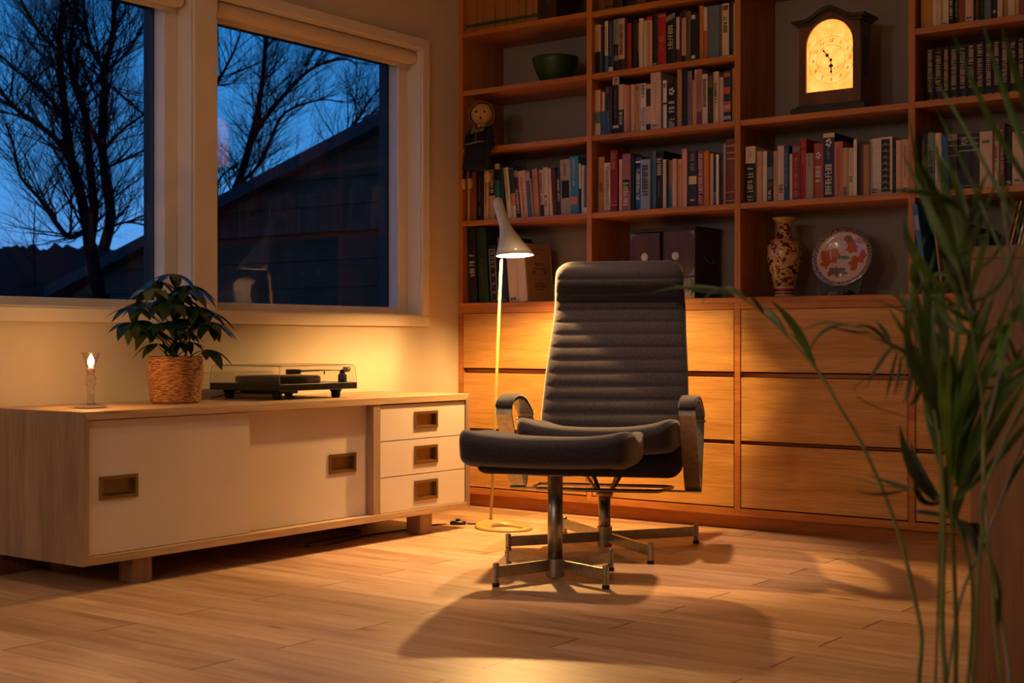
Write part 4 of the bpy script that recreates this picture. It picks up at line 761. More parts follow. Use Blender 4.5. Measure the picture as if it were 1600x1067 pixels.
mx=N.new('ShaderNodeMixRGB'); L.new(gt.outputs[0],mx.inputs[0]); L.new(cur,mx.inputs[1]); L.new(rb.outputs[0],mx.inputs[2]); L.new(mx.outputs[0],b.inputs['Base Color']); setp(b,rough=.2,coat=.3)
m=MB(); m.lathe([(.0005,0),(.07,0),(.08,.006),(.114,.016),(.115,.0145),(.08,.002),(.07,-.006),(.0005,-.006)],n=64)
m.v=[(x,-z,y) for x,y,z in m.v]
m.build('dish',mP,pt,smooth=True)
st=thing('plate_stand','small black carved wooden stand holding the painted plate','plate stand',(1.748,.10,.8885),math.radians(4))
M_bw=noisy('black_wood',lin('#0f0d0e'),lin('#080708'),scale=30,rough=.4)
for sg in (-1,1):
    m=MB(); p=[(sg*.075,.0),(sg*.066,.012),(sg*.06,.03),(sg*.075,.052),(sg*.082,.066),(sg*.072,.062),(sg*.058,.045),(sg*.04,.026),(sg*.012,.018),(sg*.012,.03),(sg*.045,.04)]
    poly=[(sg*.07,0),(sg*.058,0),(sg*.05,.016),(sg*.02,.022),(sg*.0,.022),(sg*.0,.034),(sg*.035,.034),(sg*.06,.05),(sg*.072,.07),(sg*.086,.062),(sg*.078,.03)]
    m.prism(poly,-.036,-.026,'y'); m.build('foot',M_bw,st)
m=MB(); m.box(-.012,.012,-.034,-.026,0,.02).box(-.006,.006,-.026,.1,0.0,.01).box(-.012,.012,.085,.1,0.0,.12); m.build('rear_strut',M_bw,st)
# ---------------------------------------------------------------- brown chest
cb=thing('chest','small reddish brown wooden chest with silver corners behind the armchair','chest',(.851,.06,.8885))
M_ch=wood('rosewood_front',lin('#5e3a30'),lin('#3c221c'),'z',rough=.4,grain=1.2); M_ch2=wood('rosewood_side',lin('#3c2019'),lin('#28130f'),'y',rough=.4)
M_sil=noisy('tarnished_silver',lin('#8f8a80'),lin('#4e4a44'),scale=90,rough=.4,metal=.7)
W_=.295; Hh=.272
m=MB(); m.box(0,.012,.012,.2,0,Hh).box(W_-.012,W_,.012,.2,0,Hh).box(.012,W_-.012,.012,.2,0,.01).box(.012,W_-.012,.19,.2,.01,Hh).box(.012,W_-.012,.014,.19,.08,.09); m.build('case',M_ch2,cb)
m=MB(); m.box(-.004,W_+.006,-.002,.205,Hh,Hh+.008).box(-.007,W_+.01,-.006,.208,Hh+.008,Hh+.014); m.build('lid',M_ch2,cb,bevel=.002)
d1=bx(.0,.138,-.006,.012,.09,Hh-.004).build('door',M_ch,cb,bevel=.001); d2=bx(.15,W_,0,.0115,.09,Hh-.001).build('door',M_ch,cb,bevel=.001)
d3=bx(.0,W_,0,.0115,.0,.086).build('lower_drawer',M_ch,cb,bevel=.001)
def corner(par,x,z,sx,sz,y,s=.032):
    MB().prism([(x,z),(x+sx*s,z),(x+sx*s*.7,z+sz*s*.3),(x+sx*s*.35,z+sz*s*.35),(x+sx*s*.3,z+sz*s*.7),(x,z+sz*s)],y-.0015,y,'y').build('corner_mount',M_sil,par)
corner(d1,0.001,Hh-.005,1,-1,-.006); corner(d1,.001,.091,1,1,-.006); corner(d2,W_-.001,Hh-.002,-1,-1,0); corner(d2,W_-.001,.091,-1,1,0); corner(d3,W_-.001,.084,-1,-1,0,.03); corner(d3,W_-.001,.002,-1,1,0,.03)
bx(W_-.05,W_-.016,-.002,0,.004,.08).build('drawer_mount',M_sil,d3,bevel=.0005)
for p_,x,y in ((d1,.068,-.006),(d2,.207,0)):
    m=MB(); m.lathe([(.017,0),(.014,.003),(.001,.004)],n=20); m.v=[(a+x,y-c_,b2+.172) for a,b2,c_ in m.v]; m.build('round_mount',plain('pale_mount',lin('#c9c4bc'),.35,metal=.3),p_)
m=MB().tube([(W_+.001,.07,.17),(W_+.012,.085,.15),(W_+.014,.11,.142),(W_+.012,.13,.146),(W_+.001,.145,.165)],.0035,8); m.build('side_handle',M_sil,cb)
# ---------------------------------------------------------------- doll
dl_=thing('doll','small cloth doll in black dress and bonnet sitting on shelf edge','doll',(.148,-.02,1.5635))
M_skin=noisy('doll_cloth',lin('#c79c5c'),lin('#b58848'),scale=40,rough=.8); M_blkc=noisy('black_cloth',lin('#0e0e12'),lin('#07070a'),scale=50,rough=.9,bump=.4); M_bon=noisy('bonnet_cloth',lin('#9c8264'),lin('#7c6448'),scale=50,rough=.8)
m=MB(); m.sphere((0,0,.12),.042,24,16,(1,.9,1)); m.tube([(0,.004,.06),(0,.002,.09)],.018,14); m.sphere((0,-.038,.116),.005,10,8); hd_=m.build('head',M_skin,dl_,smooth=True); hd_.rotation_euler=(0,0,.5); dl_.scale=(1.13,1.13,1.13)
m=MB()
for sx in (-.016,.014): m.sphere((sx,-.0335,.126),.0062,12,8,(1,.5,.8))
m.build('eyes',plain('dark_eye',lin('#1a0e08'),.4),hd_)
m=MB(); m.sphere((0,-.0365,.101),.0055,10,8,(1,.5,1.1)); m.build('mouth',plain('doll_mouth',lin('#5a1a10'),.5),hd_)
m=MB(); n=20; rings=[]
for j,(a,rr) in enumerate(((.0,.0475),(.012,.0485),(.03,.044),(.044,.028),(.05,.006))): rings.append([(rr*math.cos(2*PI*k/n),-.006+a,.12+rr*1.03*math.sin(2*PI*k/n)) for k in range(n)])
m.loft(rings,cap=False); m.build('bonnet',M_bon,hd_,smooth=True,solid=.003)
m=MB(); n=18; rings=[]
for z,rx,ry,yo in ((-.004,.052,.04,.0),(.01,.05,.036,.0),(.035,.046,.03,.002),(.055,.04,.024,.003),(.066,.026,.018,.003),(.074,.014,.012,.002)): rings.append([(rx*math.cos(2*PI*k/n),yo+ry*math.sin(2*PI*k/n),z+.0) for k in range(n)])
m.loft(rings); m.build('jacket',M_blkc,dl_,smooth=True)
m=MB(); m.prism([(-.03,.062),(-.012,.074),(0,.058),(.014,.073),(.034,.058),(.02,.05),(0,.048),(-.034,.045)],-.03,-.022,'y'); m.build('patterned_collar',noisy('floral',lin('#8a7448'),lin('#2c2418'),scale=160,amt=.1,rough=.8),dl_)
m=MB(); m.tube([(-.002,-.034,.046),(-.002,-.038,.002)],.0018,6); m.build('chain',M_sil,dl_)
m=MB(); rings=[]
for z,rx,ry,yo in ((.006,.052,.04,-.002),(-.004,.058,.046,-.022),(-.03,.056,.04,-.035),(-.075,.056,.026,-.05),(-.098,.058,.02,-.054)): rings.append([(rx*math.cos(2*PI*k/n)+.004,yo+ry*math.sin(2*PI*k/n) if z<0 else yo+ry*math.sin(2*PI*k/n),z+.003*math.cos(4*PI*k/n)+.10*0) for k in range(n)])
m.loft(rings); m.build('skirt',M_blkc,dl_,smooth=True)
m=MB(); m.tube([(-.054,-.046,.006),(-.03,-.062,.0),(0,-.066,.003),(.03,-.062,.008),(.05,-.05,.008)],.004,8,flat=.6); m.build('waist_trim',M_bon,dl_,smooth=True)
for sx,dx in ((-1,-.044),(1,-.014)):
    m=MB(); m.tube([(dx*.9,-.052,-.09),(dx,-.056,-.128)],[.009,.0075],10); lg=m.build('leg',M_blkc,dl_,smooth=True)
    m=MB(); m.sphere((dx+.006,-.064,-.148),.0125,14,10,(.75,.9,1.6)); m.build('clog',M_skin,lg,smooth=True)
m=MB(); m.tube([(.04,-.004,.06),(.058,-.02,.03),(.062,-.045,-.02),(.064,-.055,-.1)],[.014,.014,.013,.012],12); am=m.build('arm',M_blkc,dl_,smooth=True)
m=MB(); m.sphere((.072,-.058,-.128),.014,12,10,(1,.6,1.5)); m.build('hand',M_skin,am,smooth=True)
m=MB(); m.tube([(-.04,-.004,.06),(-.052,-.02,.03),(-.05,-.036,.002)],[.014,.014,.012],12); m.build('arm',M_blkc,dl_,smooth=True)
# ---------------------------------------------------------------- sideboard
SX0,SX1,SY0,SY1,SZ0,SZ1=.022,.500,-2.328,-.551,.079,.519
sb=thing('sideboard','long low oak sideboard with white sliding doors under the windows','sideboard',(SX0,SY0,0))
def S_(mb): mb.v=[(x-SX0,y-SY0,z) for x,y,z in mb.v]; return mb
TT=.024
# mitred shell
m=MB()
for (a,b_) in (((SY0,SZ1),(SY1,SZ1)),):
    m.prism([(SY0,SZ1),(SY1,SZ1),(SY1-TT,SZ1-TT),(SY0+TT,SZ1-TT)],SX0,SX1,'x')
S_(m).build('top_panel',M_sbx,sb,bevel=.001)
m=MB(); m.prism([(SY0,SZ0),(SY0+TT,SZ0+TT),(SY1-TT,SZ0+TT),(SY1,SZ0)],SX0,SX1,'x'); S_(m).build('bottom_panel',M_sbx,sb,bevel=.001)
m=MB(); m.prism([(SY0,SZ0),(SY0,SZ1),(SY0+TT,SZ1-TT),(SY0+TT,SZ0+TT)],SX0,SX1,'x'); S_(m).build('side_panel',M_sbz,sb,bevel=.001)
m=MB(); m.prism([(SY1,SZ0),(SY1-TT,SZ0+TT),(SY1-TT,SZ1-TT),(SY1,SZ1)],SX0,SX1,'x'); S_(m).build('side_panel',M_sbz,sb,bevel=.001)
S_(bx(SX0,SX1-.003,-1.099,-1.063,SZ0+TT,SZ1-TT)).build('divider',M_sbz,sb)
S_(bx(SX0,SX0+.01,SY0+TT,SY1-TT,SZ0+TT,SZ1-TT)).build('back_panel',M_sbz,sb)
zi0,zi1=SZ0+TT+.002,SZ1-TT-.003
def pull(parent,y0,y1,z0,z1,x):
    h=MB(); t_=.010
    h.box(x,x+.004,y0,y0+t_,z0,z1).box(x,x+.004,y1-t_,y1,z0,z1).box(x,x+.004,y0+t_,y1-t_,z0,z0+t_).box(x,x+.004,y0+t_,y1-t_,z1-t_,z1)
    h.box(x-.012,x-.011,y0+t_,y1-t_,z0+t_,z1-t_).box(x-.011,x,y0+t_,y0+t_+.001,z0+t_,z1-t_).box(x-.011,x,y1-t_-.001,y1-t_,z0+t_,z1-t_).box(x-.011,x,y0+t_,y1-t_,z0+t_,z0+t_+.001).box(x-.011,x,y0+t_,y1-t_,z1-t_-.001,z1-t_)
    return S_(h).build('recessed_pull',M_brass,parent)
def panel(mb,x0,x1,y0,y1,z0,z1,hy0,hy1,hz0,hz1):
    # slab with a rectangular hole for the recessed pull
    mb.box(x0,x1,y0,hy0,z0,z1).box(x0,x1,hy1,y1,z0,z1).box(x0,x1,hy0,hy1,z0,hz0).box(x0,x1,hy0,hy1,hz1,z1)
def face(name,x0,x1,y0,y1,z0,z1,hc):
    hy0,hy1,hz0,hz1=hc; e=.008
    m=MB(); 
    ys=[y0,hy0+e,hy1-e,y1]; zs_=[z0,hz0+e,hz1-e,z1]
    vs=[];idx={}
    for X in (x0,x1):
        for j,Z in enumerate(zs_):
            for i,Y in enumerate(ys): idx[(X,i,j)]=len(vs); vs.append((X,Y,Z))
    fs=[]
    for j in range(3):
        for i in range(3):
            if i==1 and j==1: continue
            for X in (x0,x1): fs.append((idx[(X,i,j)],idx[(X,i+1,j)],idx[(X,i+1,j+1)],idx[(X,i,j+1)]))
    def wall(i0,j0,i1,j1): fs.append((idx[(x0,i0,j0)],idx[(x0,i1,j1)],idx[(x1,i1,j1)],idx[(x1,i0,j0)]))
    for i in range(3): wall(i,0,i+1,0); wall(i,3,i+1,3); wall(0,i,0,i+1); wall(3,i,3,i+1)
    wall(1,1,2,1); wall(1,2,2,2); wall(1,1,1,2); wall(2,1,2,2)
    m.add(vs,fs)
    o=S_(m).build(name,M_white,sb)
    pull(o,hy0,hy1,hz0,hz1,x1)
face('sliding_door',.470,.486,SY0+TT+.002,-1.678,zi0,zi1,(-2.261,-2.124,.262,.329))
face('sliding_door',.448,.464,-1.76,-1.101,zi0,zi1,(-1.292,-1.157,.262,.329))
zs3=[zi0,.2315,.3615,zi1+.0]
for j in range(3):
    z0,z1=zs3[j]+(.0015 if j else 0),zs3[j+1]-.0015
    zc_=(z0+z1)/2+.0
    face('drawer',.478,.494,-1.0605,SY1-TT-.002,z0,z1,(-.874,-.741,[.133,.268,.398][j],[.207,.335,.462][j]))
    m=MB(); 
for y in (-2.09,-.775):
    S_(bx(.40,.468,y-.035,y+.035,0,SZ0)).build('foot',M_sbz,sb,bevel=.002); S_(bx(.06,.128,y-.035,y+.035,0,SZ0)).build('foot',M_sbz,sb,bevel=.002)
# ---------------------------------------------------------------- candle holder
cd=thing('candlestick','clear glass candlestick at the left end of the oak sideboard','candlestick',(.300,-2.150,SZ1))
M_gl=pane_mat('clear_glass',(.95,.94,.92,1),1.5,3.2)
MB().lathe([(.001,.001),(.046,.001),(.047,.004),(.03,.009),(.014,.013),(.011,.018),(.011,.066),(.016,.07),(.017,.074),(.012,.078),(.017,.085),(.016,.09),(.011,.096),(.012,.108),(.015,.113)],n=40).build('glass_stem',M_gl,cd,smooth=True)
MB().lathe([(.013,.113),(.012,.118),(.016,.135),(.024,.156),(.028,.1645),(.030,.1655),(.030,.167),(.027,.1665),(.022,.156),(.0145,.135)],n=40).build('glass_funnel',pane_mat('funnel_glass',(.98,.97,.95,1),1.5,2.2),cd,smooth=True)
M_wax=plain('wax',lin('#e8dcc4'),.5,sss=.2)
MB().lathe([(.001,.104),(.0105,.104),(.0105,.121),(.008,.1225),(.001,.122)],n=24).build('candle_stub',M_wax,cd,smooth=True)
MB().lathe([(.0005,.124),(.006,.128),(.0095,.136),(.0085,.147),(.004,.157),(.0003,.163)],n=20).build('flame',emis('flame',(1,.62,.25,1),45),cd,smooth=True)
# ---------------------------------------------------------------- potted plant on the sideboard
pp=thing('potted_plant','leafy green umbrella plant in a woven rope pot on the sideboard','plant',(.254,-1.787,SZ1))
mR,nt,b,N,L=newmat('seagrass_weave')
tc=N.new('ShaderNodeTexCoord'); sp=N.new('ShaderNodeSeparateXYZ'); L.new(tc.outputs['Object'],sp.inputs[0])
at=N.new('ShaderNodeMath'); at.operation='ARCTAN2'; L.new(sp.outputs[1],at.inputs[0]); L.new(sp.outputs[0],at.inputs[1])
cm=N.new('ShaderNodeCombineXYZ'); mu=N.new('ShaderNodeMath'); mu.operation='MULTIPLY'; mu.inputs[1].default_value=.45; L.new(at.outputs[0],mu.inputs[0]); L.new(mu.outputs[0],cm.inputs[0])
mu2=N.new('ShaderNodeMath'); mu2.operation='MULTIPLY'; mu2.inputs[1].default_value=36; L.new(sp.outputs[2],mu2.inputs[0]); L.new(mu2.outputs[0],cm.inputs[1])
nz=N.new('ShaderNodeTexNoise'); nz.inputs['Scale'].default_value=9; nz.inputs['Detail'].default_value=3; nz.inputs['Distortion'].default_value=.5; L.new(cm.outputs[0],nz.inputs['Vector'])
rp=N.new('ShaderNodeValToRGB'); rp.color_ramp.elements[0].position=.38; rp.color_ramp.elements[1].position=.6; rp.color_ramp.elements[0].color=lin('#5e3114'); rp.color_ramp.elements[1].color=lin('#c48748')
L.new(nz.outputs['Fac'],rp.inputs[0]); L.new(rp.outputs[0],b.inputs['Base Color']); bp=N.new('ShaderNodeBump'); bp.inputs['Distance'].default_value=.004; bp.inputs['Strength'].default_value=.9; L.new(nz.outputs['Fac'],bp.inputs['Height']); L.new(bp.outputs['Normal'],b.inputs['Normal']); setp(b,rough=.7)
pf=[(.001,.001),(.074,.001),(.079,.008)]
for i in range(30):
    z=.010+i*.0047; rr=.080+.0085*math.sin(min(1,i/20)*PI/2)-.002*max(0,(i-22)/8); pf+=[(rr+.0012,z+.0012),(rr-.0002,z+.0038)]
pf+=[(.086,.153),(.082,.153),(.081,.135),(.001,.132)]
MB().lathe(pf,n=64).build('woven_pot',mR,pp,smooth=True)
MB().lathe([(.0805,.1355),(.001,.139)],n=32).build('soil',noisy('soil',lin('#2a1c12'),lin('#120b07'),scale=120,rough=.95,bump=.8),pp)
M_leaf=noisy('dark_leaf',lin('#27421f'),lin('#16290f'),scale=22,rough=.3,spec=.5); M_leafy=noisy('yellow_leaf',lin('#6e7424'),lin('#4c5a1c'),scale=30,rough=.35)
M_stem=noisy('plant_stem',lin('#5a5a30'),lin('#3c3a1e'),scale=60,rough=.6)
def leaf(mb,base,dirv,up,L_,w,droop,n=7,fold=.18):
    d=Vector(dirv).normalized(); up=Vector(up); s=d.cross(up)
    if s.length<1e-4: s=Vector((1,0,0))
    s.normalize(); nrm=s.cross(d).normalized()
    prof=[.06,.45,.82,1,.88,.55,.04]; vs=[]
    for i in range(n):
        t=i/(n-1); p=Vector(base)+d*(L_*t)-Vector((0,0,1))*(droop*L_*t*t)
        wd=w*prof[i]/2
        vs+=[p-s*wd+nrm*(fold*wd),p,p+s*wd+nrm*(fold*wd)]
    fs=[]
    for i in range(n-1):
        a=i*3; fs+=[(a,a+1,a+4,a+3),(a+1,a+2,a+5,a+4)]
    mb.add(vs,fs)
rng=random.Random(11)
trunk=[(0,0,.13),(.004,-.003,.2),(-.003,.002,.28),(.006,0,.35),(.002,.004,.4)]
m=MB(); m.tube(trunk,[.007,.006,.0055,.005,.004],8); m.tube([(.02,.015,.13),(.03,.03,.19),(.028,.045,.25)],[.004,.003,.002],6); m.tube([(-.02,-.01,.13),(-.03,-.02,.18),(-.025,-.04,.23)],[.004,.003,.002],6); m.build('stem',M_stem,pp,smooth=True)
# petioles: (dx right-in-view, dy depth, hub height) in sideboard-parallel axes (y = along the wall)
hubs=[]
def hub(oy,ox,z,nl,LL,tilt=.35,ylw=False): hubs.append((ox,oy*1.08-.028*min(1,(z-.15)/.1),z,nl,LL*1.18,tilt,ylw))
for oy,ox,z,nl,LL in ((-.085,.03,.37,7,.075),(.06,.02,.385,8,.08),(.0,-.06,.40,7,.07),(-.02,.05,.345,7,.085),(.07,-.05,.36,7,.075),(.02,.06,.37,7,.085),
   (-.13,.0,.31,7,.075),(.12,.03,.30,7,.08),(.03,.08,.315,8,.085),(-.05,.08,.325,7,.08),(-.02,-.09,.33,7,.07),(.09,-.06,.31,7,.07),(.0,.02,.42,7,.07),
   (-.16,.03,.262,8,.08),(.165,.0,.262,6,.075),(-.08,.09,.26,8,.085),(.07,.1,.265,8,.08),(.0,.07,.275,7,.07),(-.05,-.06,.27,7,.07),(.07,-.07,.27,7,.07),
   (-.085,.03,.195,5,.075),(.105,.03,.175,4,.085),(-.01,.05,.2,6,.05),(.04,.03,.2,6,.05),(.02,.05,.23,7,.05),(-.11,.05,.235,6,.07)):
    hub(oy,ox,z,nl,LL)
for ox,oy,z,nl,LL,tilt,yl in hubs:
    m=MB(); zb_=max(.15,z-.09); c=(ox,oy,z)
    m.tube([(0.0,0.0,zb_),(ox*.5,oy*.5,z-.035),c],[.0022,.0016,.0012],5); pe=m.build('petiole',M_stem,pp,smooth=True)
    m=MB(); a0=rng.uniform(0,6.28)
    out=Vector((ox,oy,0)); 
    for k in range(nl):
        a=a0+2*PI*k/nl; dv=Vector((math.cos(a),math.sin(a),-.15))+out*2.2
        l=LL*rng.uniform(.8,1.1); leaf(m,c,dv,(0,0,1),l,l*.42,rng.uniform(.25,.6))
    m.build('leaflets',M_leafy if abs(oy+.12)<.02 and z>.36 else M_leaf,pe,smooth=True)
# ---------------------------------------------------------------- record player
tp=thing('record_player','black record player with clear dust cover on the sideboard','record player',(.205,-1.252,SZ1))
hx_,hy_=.176,.193
Zp0,Zp1=.031,.055
bx(-hx_,hx_,-hy_,hy_,Zp0,Zp1).build('plinth',plain('black_lacquer',lin('#0e0d10'),.25),tp,bevel=.002)
bx(-.12,.05,-.1,.02,.016,.031).build('motor_box',M_black,tp,bevel=.002)
for x,y in ((.12,-.15),(.12,.14),(-.12,-.15),(-.12,.14)):
    MB().lathe([(.001,0),(.012,0),(.016,.004),(.017,.02),(.021,.024),(.021,.031),(.001,.031)],(x,y),n=24).build('foot',M_rubber,tp,smooth=False)
MB().lathe([(.001,.058),(.150,.058),(.151,.060),(.151,.075),(.149,.077),(.001,.077)],(-.012,-.018),n=64).build('platter',noisy('dark_platter',lin('#3a3230'),lin('#2a2424'),scale=20,rough=.35,metal=.5),tp,bevel=.0)
MB().lathe([(.001,.0772),(.145,.0772),(.145,.0785),(.001,.0785)],(-.012,-.018),n=64).build('mat',M_rubber,tp)
m=MB(); m.lathe([(.016,.0553),(.016,.082),(.010,.086),(.010,.1)],(.148,.145),n=20); ta=m.build('tonearm_base',M_black,tp)
m=MB(); m.tube([(.148,.165,.1),(.148,.145,.1),(.140,.05,.099),(.118,-.045,.097)],.0032,8); m.tube([(.148,.155,.1),(.149,.178,.1)],.0095,12); m.tube([(.141,.06,.098),(.141,.06,.084)],.0028,6); m.build('tonearm',M_steel,ta,smooth=True)
bx(-.010,.010,-.026,.024,-.009,.009).build('headshell',M_black,ta,loc=(.113,-.065,.095),rot=(0,0,math.radians(-14)),bevel=.002)
# dust cover: five thin walls, bevelled
m=MB(); a,b_=hx_-.001,hy_-.001; g_=.004
o1=[(-a,-b_),(a,-b_),(a,b_),(-a,b_)]
zt=.118; z0=Zp1+.0003
def rect(a,b,z): return [(-a,-b,z),(a,-b,z),(a,b,z),(-a,b,z)]
rings=[rect(a,b_,z0),rect(a-.005,b_-.005,zt-.006),rect(a-.012,b_-.012,zt)]
inn=[rect(a-.012-g_*.5,b_-.012-g_*.5,zt-g_),rect(a-.005-g_,b_-.005-g_,zt-.006-g_*.5),rect(a-g_,b_-g_,z0)]
m.loft(rings+inn,cap=False)
n0=len(rings+inn)
m.add(rect(a-.012,b_-.012,zt),[(0,1,2,3)]); m.add(rect(a-.012-g_*.5,b_-.012-g_*.5,zt-g_),[(3,2,1,0)])
m.add(rect(a,b_,z0)+rect(a-g_,b_-g_,z0),[(0,1,5,4),(1,2,6,5),(2,3,7,6),(3,0,4,7)])
m.build('dust_cover',pane_mat('acrylic',(.975,.97,.965,1),1.5,.8,.02),tp)
# moulded edge lines of the cover
m=MB(); e=.0016
for (p,q) in (((a-.012,-b_+.012,zt),(a-.012,b_-.012,zt)),((-a+.012,-b_+.012,zt),(a-.012,-b_+.012,zt)),((a-.012,b_-.012,zt),(-a+.012,b_-.012,zt)),((-a+.012,-b_+.012,zt),(-a+.012,b_-.012,zt)),
   ((a,-b_,z0),(a-.005,-b_+.005,zt-.006)),((a,b_,z0),(a-.005,b_-.005,zt-.006)),((-a,-b_,z0),(-a+.005,-b_+.005,zt-.006)),((a-.005,-b_+.005,zt-.006),(a-.012,-b_+.012,zt)),((a-.005,b_-.005,zt-.006),(a-.012,b_-.012,zt)),((-a+.005,-b_+.005,zt-.006),(-a+.012,-b_+.012,zt))):
    m.tube([p,q],e*.6,5)
m.build('cover_edge',plain('acrylic_edge',lin('#8e8582'),.2),tp)
m=MB().tube([(-.12,-.06,.02),(-.135,-.16,.012),(-.15,-.185,.004),(-.165,-.2,.002)],.0018,6); m.build('lead',M_rubber,tp)
# ---------------------------------------------------------------- floor lamp
AX=(.951,-.309)
lp=thing('floor_lamp','slim pale metal floor lamp with tilted cone shade, lit, left of armchair','floor lamp',(.531,-.459,0),math.atan2(AX[1],AX[0]))
M_lamp=plain('grey_green_enamel',lin('#cdc8b0'),.4,coat=.3); M_lamp_lit=plain('lamplit_enamel',lin('#a8924e'),.4,coat=.2)  # pole and base copy of the enamel, yellow lamplight put into its colour
# oval ring base with hole, thicker at the pole end
m=MB(); n=48; rings=[]
def oval(cx,ax,ay,z,k): 
    a=2*PI*k/n; return (cx+ax*math.cos(a),ay*math.sin(a),z)
def zt_(k): 
    a=2*PI*k/n; return .012+.017*max(0,-math.cos(a))**2
for f in range(6):
    r_=[]
    for k in range(n):
        zt2=zt_(k)
        if f==0: r_.append(oval(.085,.125,.102,0,k))
        if f==1: r_.append(oval(.085,.127,.104,.004,k))
        if f==2: p=oval(.085,.120,.098,0,k); r_.append((p[0],p[1],zt2*.85))
        if f==3: p=oval(.088,.105,.083,0,k); r_.append((p[0],p[1],zt2))
        if f==4: p=oval(.108,.072,.058,0,k); r_.append((p[0],p[1],zt2*.6))
        if f==5: r_.append(oval(.108,.070,.056,0.0,k))
    rings.append(r_)
m.loft(rings+[rings[0]],cap=False); m.build('base',M_lamp_lit,lp,smooth=True)
m=MB(); m.tube([(.0,0,.02),(.016,0,.25),(.074,0,1.08)],.0058,12); m.build('pole',M_lamp_lit,lp,smooth=True)
# shade loft
m=MB(); n=36
def rg(c,r,tilt):
    # ring in lamp plane: tilt rotates normal from +z toward +x
    ct,s_=math.cos(tilt),math.sin(tilt); return [(c[0]+r*math.cos(2*PI*k/n)*ct,r*math.sin(2*PI*k/n),c[1]-r*math.cos(2*PI*k/n)*s_) for k in range(n)]
SK=[((.044,1.273),.003,-.56),((.044,1.272),.012,-.56),((.046,1.266),.018,-.54),((.050,1.256),.0195,-.52),((.061,1.232),.020,-.5),((.075,1.206),.0205,-.45),((.088,1.182),.021,-.4),((.101,1.158),.0235,-.33),((.117,1.13),.033,-.26),((.135,1.096),.048,-.19),((.152,1.066),.064,-.1),((.162,1.048),.0735,-.06)]
outer=[rg(c,r,t_) for c,r,t_ in SK]; innr=[rg((c[0],c[1]-.0008),r-.0025,t_) for c,r,t_ in reversed(SK[4:])]
m.loft(outer,cap=True); 
m2=MB(); m2.loft(outer+[]+innr,cap=True); m2.build('lamp_shade',M_lamp,lp,smooth=True)
M_in=plain('white_inner',(.85,.82,.75,1),.6)
rI=[rg((c[0],c[1]-.0012),r-.0032,t_) for c,r,t_ in SK[5:]]
m=MB(); m.loft(rI,cap=False); m.build('shade_lining',M_in,lp,smooth=True,recalc=False)
m=MB(); m.sphere((.14,0,1.1),.022,20,14); m.build('bulb',emis('bulb_glow',(1,.72,.38,1),26),lp,smooth=True)
m=MB(); m.tube([(.112,0,1.15),(.13,0,1.118)],.012,12); m.build('socket',M_black,lp)
# cable, foot switch
M_cab2=plain('cable',lin('#141110'),.6)
fs_=thing('foot_switch','small black foot switch on the floor between sideboard and lamp','switch',(.40,-.50,0),math.radians(35))
m=MB(); m.lathe([(.001,0),(.022,0),(.024,.006),(.02,.014),(.001,.016)],n=24); m.v=[(x*1.4,y*.7,z) for x,y,z in m.v]; m.build('housing',M_black,fs_,smooth=True)
MB().lathe([(.001,.012),(.009,.012),(.009,.022),(.001,.024)],n=16).build('button',M_black,fs_)
m=MB().tube([(.545,-.40,.0035),(.50,-.44,.0035),(.45,-.47,.0035),(.43,-.48,.0035)],.003,6)
tag(m.build('lamp_cable',M_cab2,smooth=True),'black lamp cable between the lamp base and foot switch','cable')
m=MB().tube([(.372,-.521,.0035),(.33,-.60,.0035),(.36,-.75,.0035),(.33,-.9,.0035),(.34,-1.05,.0035),(.40,-1.2,.0035),(.36,-1.33,.0035),(.28,-1.2,.0035),(.30,-1.0,.0035),(.25,-.85,.0035),(.12,-.9,.0035),(.04,-1.0,.0035)],.0032,6)
c_=m.build('looped_cable',M_cab2,smooth=True); tag(c_,'black cable looping on the floor under the sideboard','cable')
md=c_.modifiers.new('u','SUBSURF'); md.levels=1; md.render_levels=2
# ---------------------------------------------------------------- armchair and footstool
M_fab=noisy('charcoal_wool',lin('#3f3a42'),lin('#28262d'),scale=160,amt=.5,rough=.95,bump=.35,bscale=900,sheen=.5,sheenr=.35,spec=.1)
M_fab2=noisy('charcoal_wool_dark',lin('#26242a'),lin('#1a191d'),scale=160,amt=.5,rough=.95,bump=.3,bscale=900,spec=.1)
ch=thing('armchair','high backed ribbed dark wool swivel armchair with steel arms','armchair',(1.207,-.692,0),math.radians(24))
def interp(P,t):
    for i in range(len(P)-1):
        if t<=P[i+1][0]:
            f=(t-P[i][0])/(P[i+1][0]-P[i][0]); f=max(0,min(1,f)); f2=f
            return P[i][1]+(P[i+1][1]-P[i][1])*f2
    return P[-1][1]
YC=[(.36,.185),(.45,.215),(.55,.247),(.65,.281),(.75,.317),(.82,.343),(.862,.35),(.9,.338),(.94,.327),(.975,.331),(1.0,.35),(1.02,.375)]
HW=[(.36,.262),(.43,.272),(.6,.264),(.75,.252),(.9,.243),(1.02,.236)]
seams=[.36,.41,.459,.508,.557,.605,.653,.700,.747,.793,.838,.872,.905,.952,1.035]
def smooth_c(P,z): return (interp(P,z-.012)+interp(P,z)*2+interp(P,z+.012))/4
nz,nx=150,28; Z0,Z1=.36,1.022; front=[];back=[]
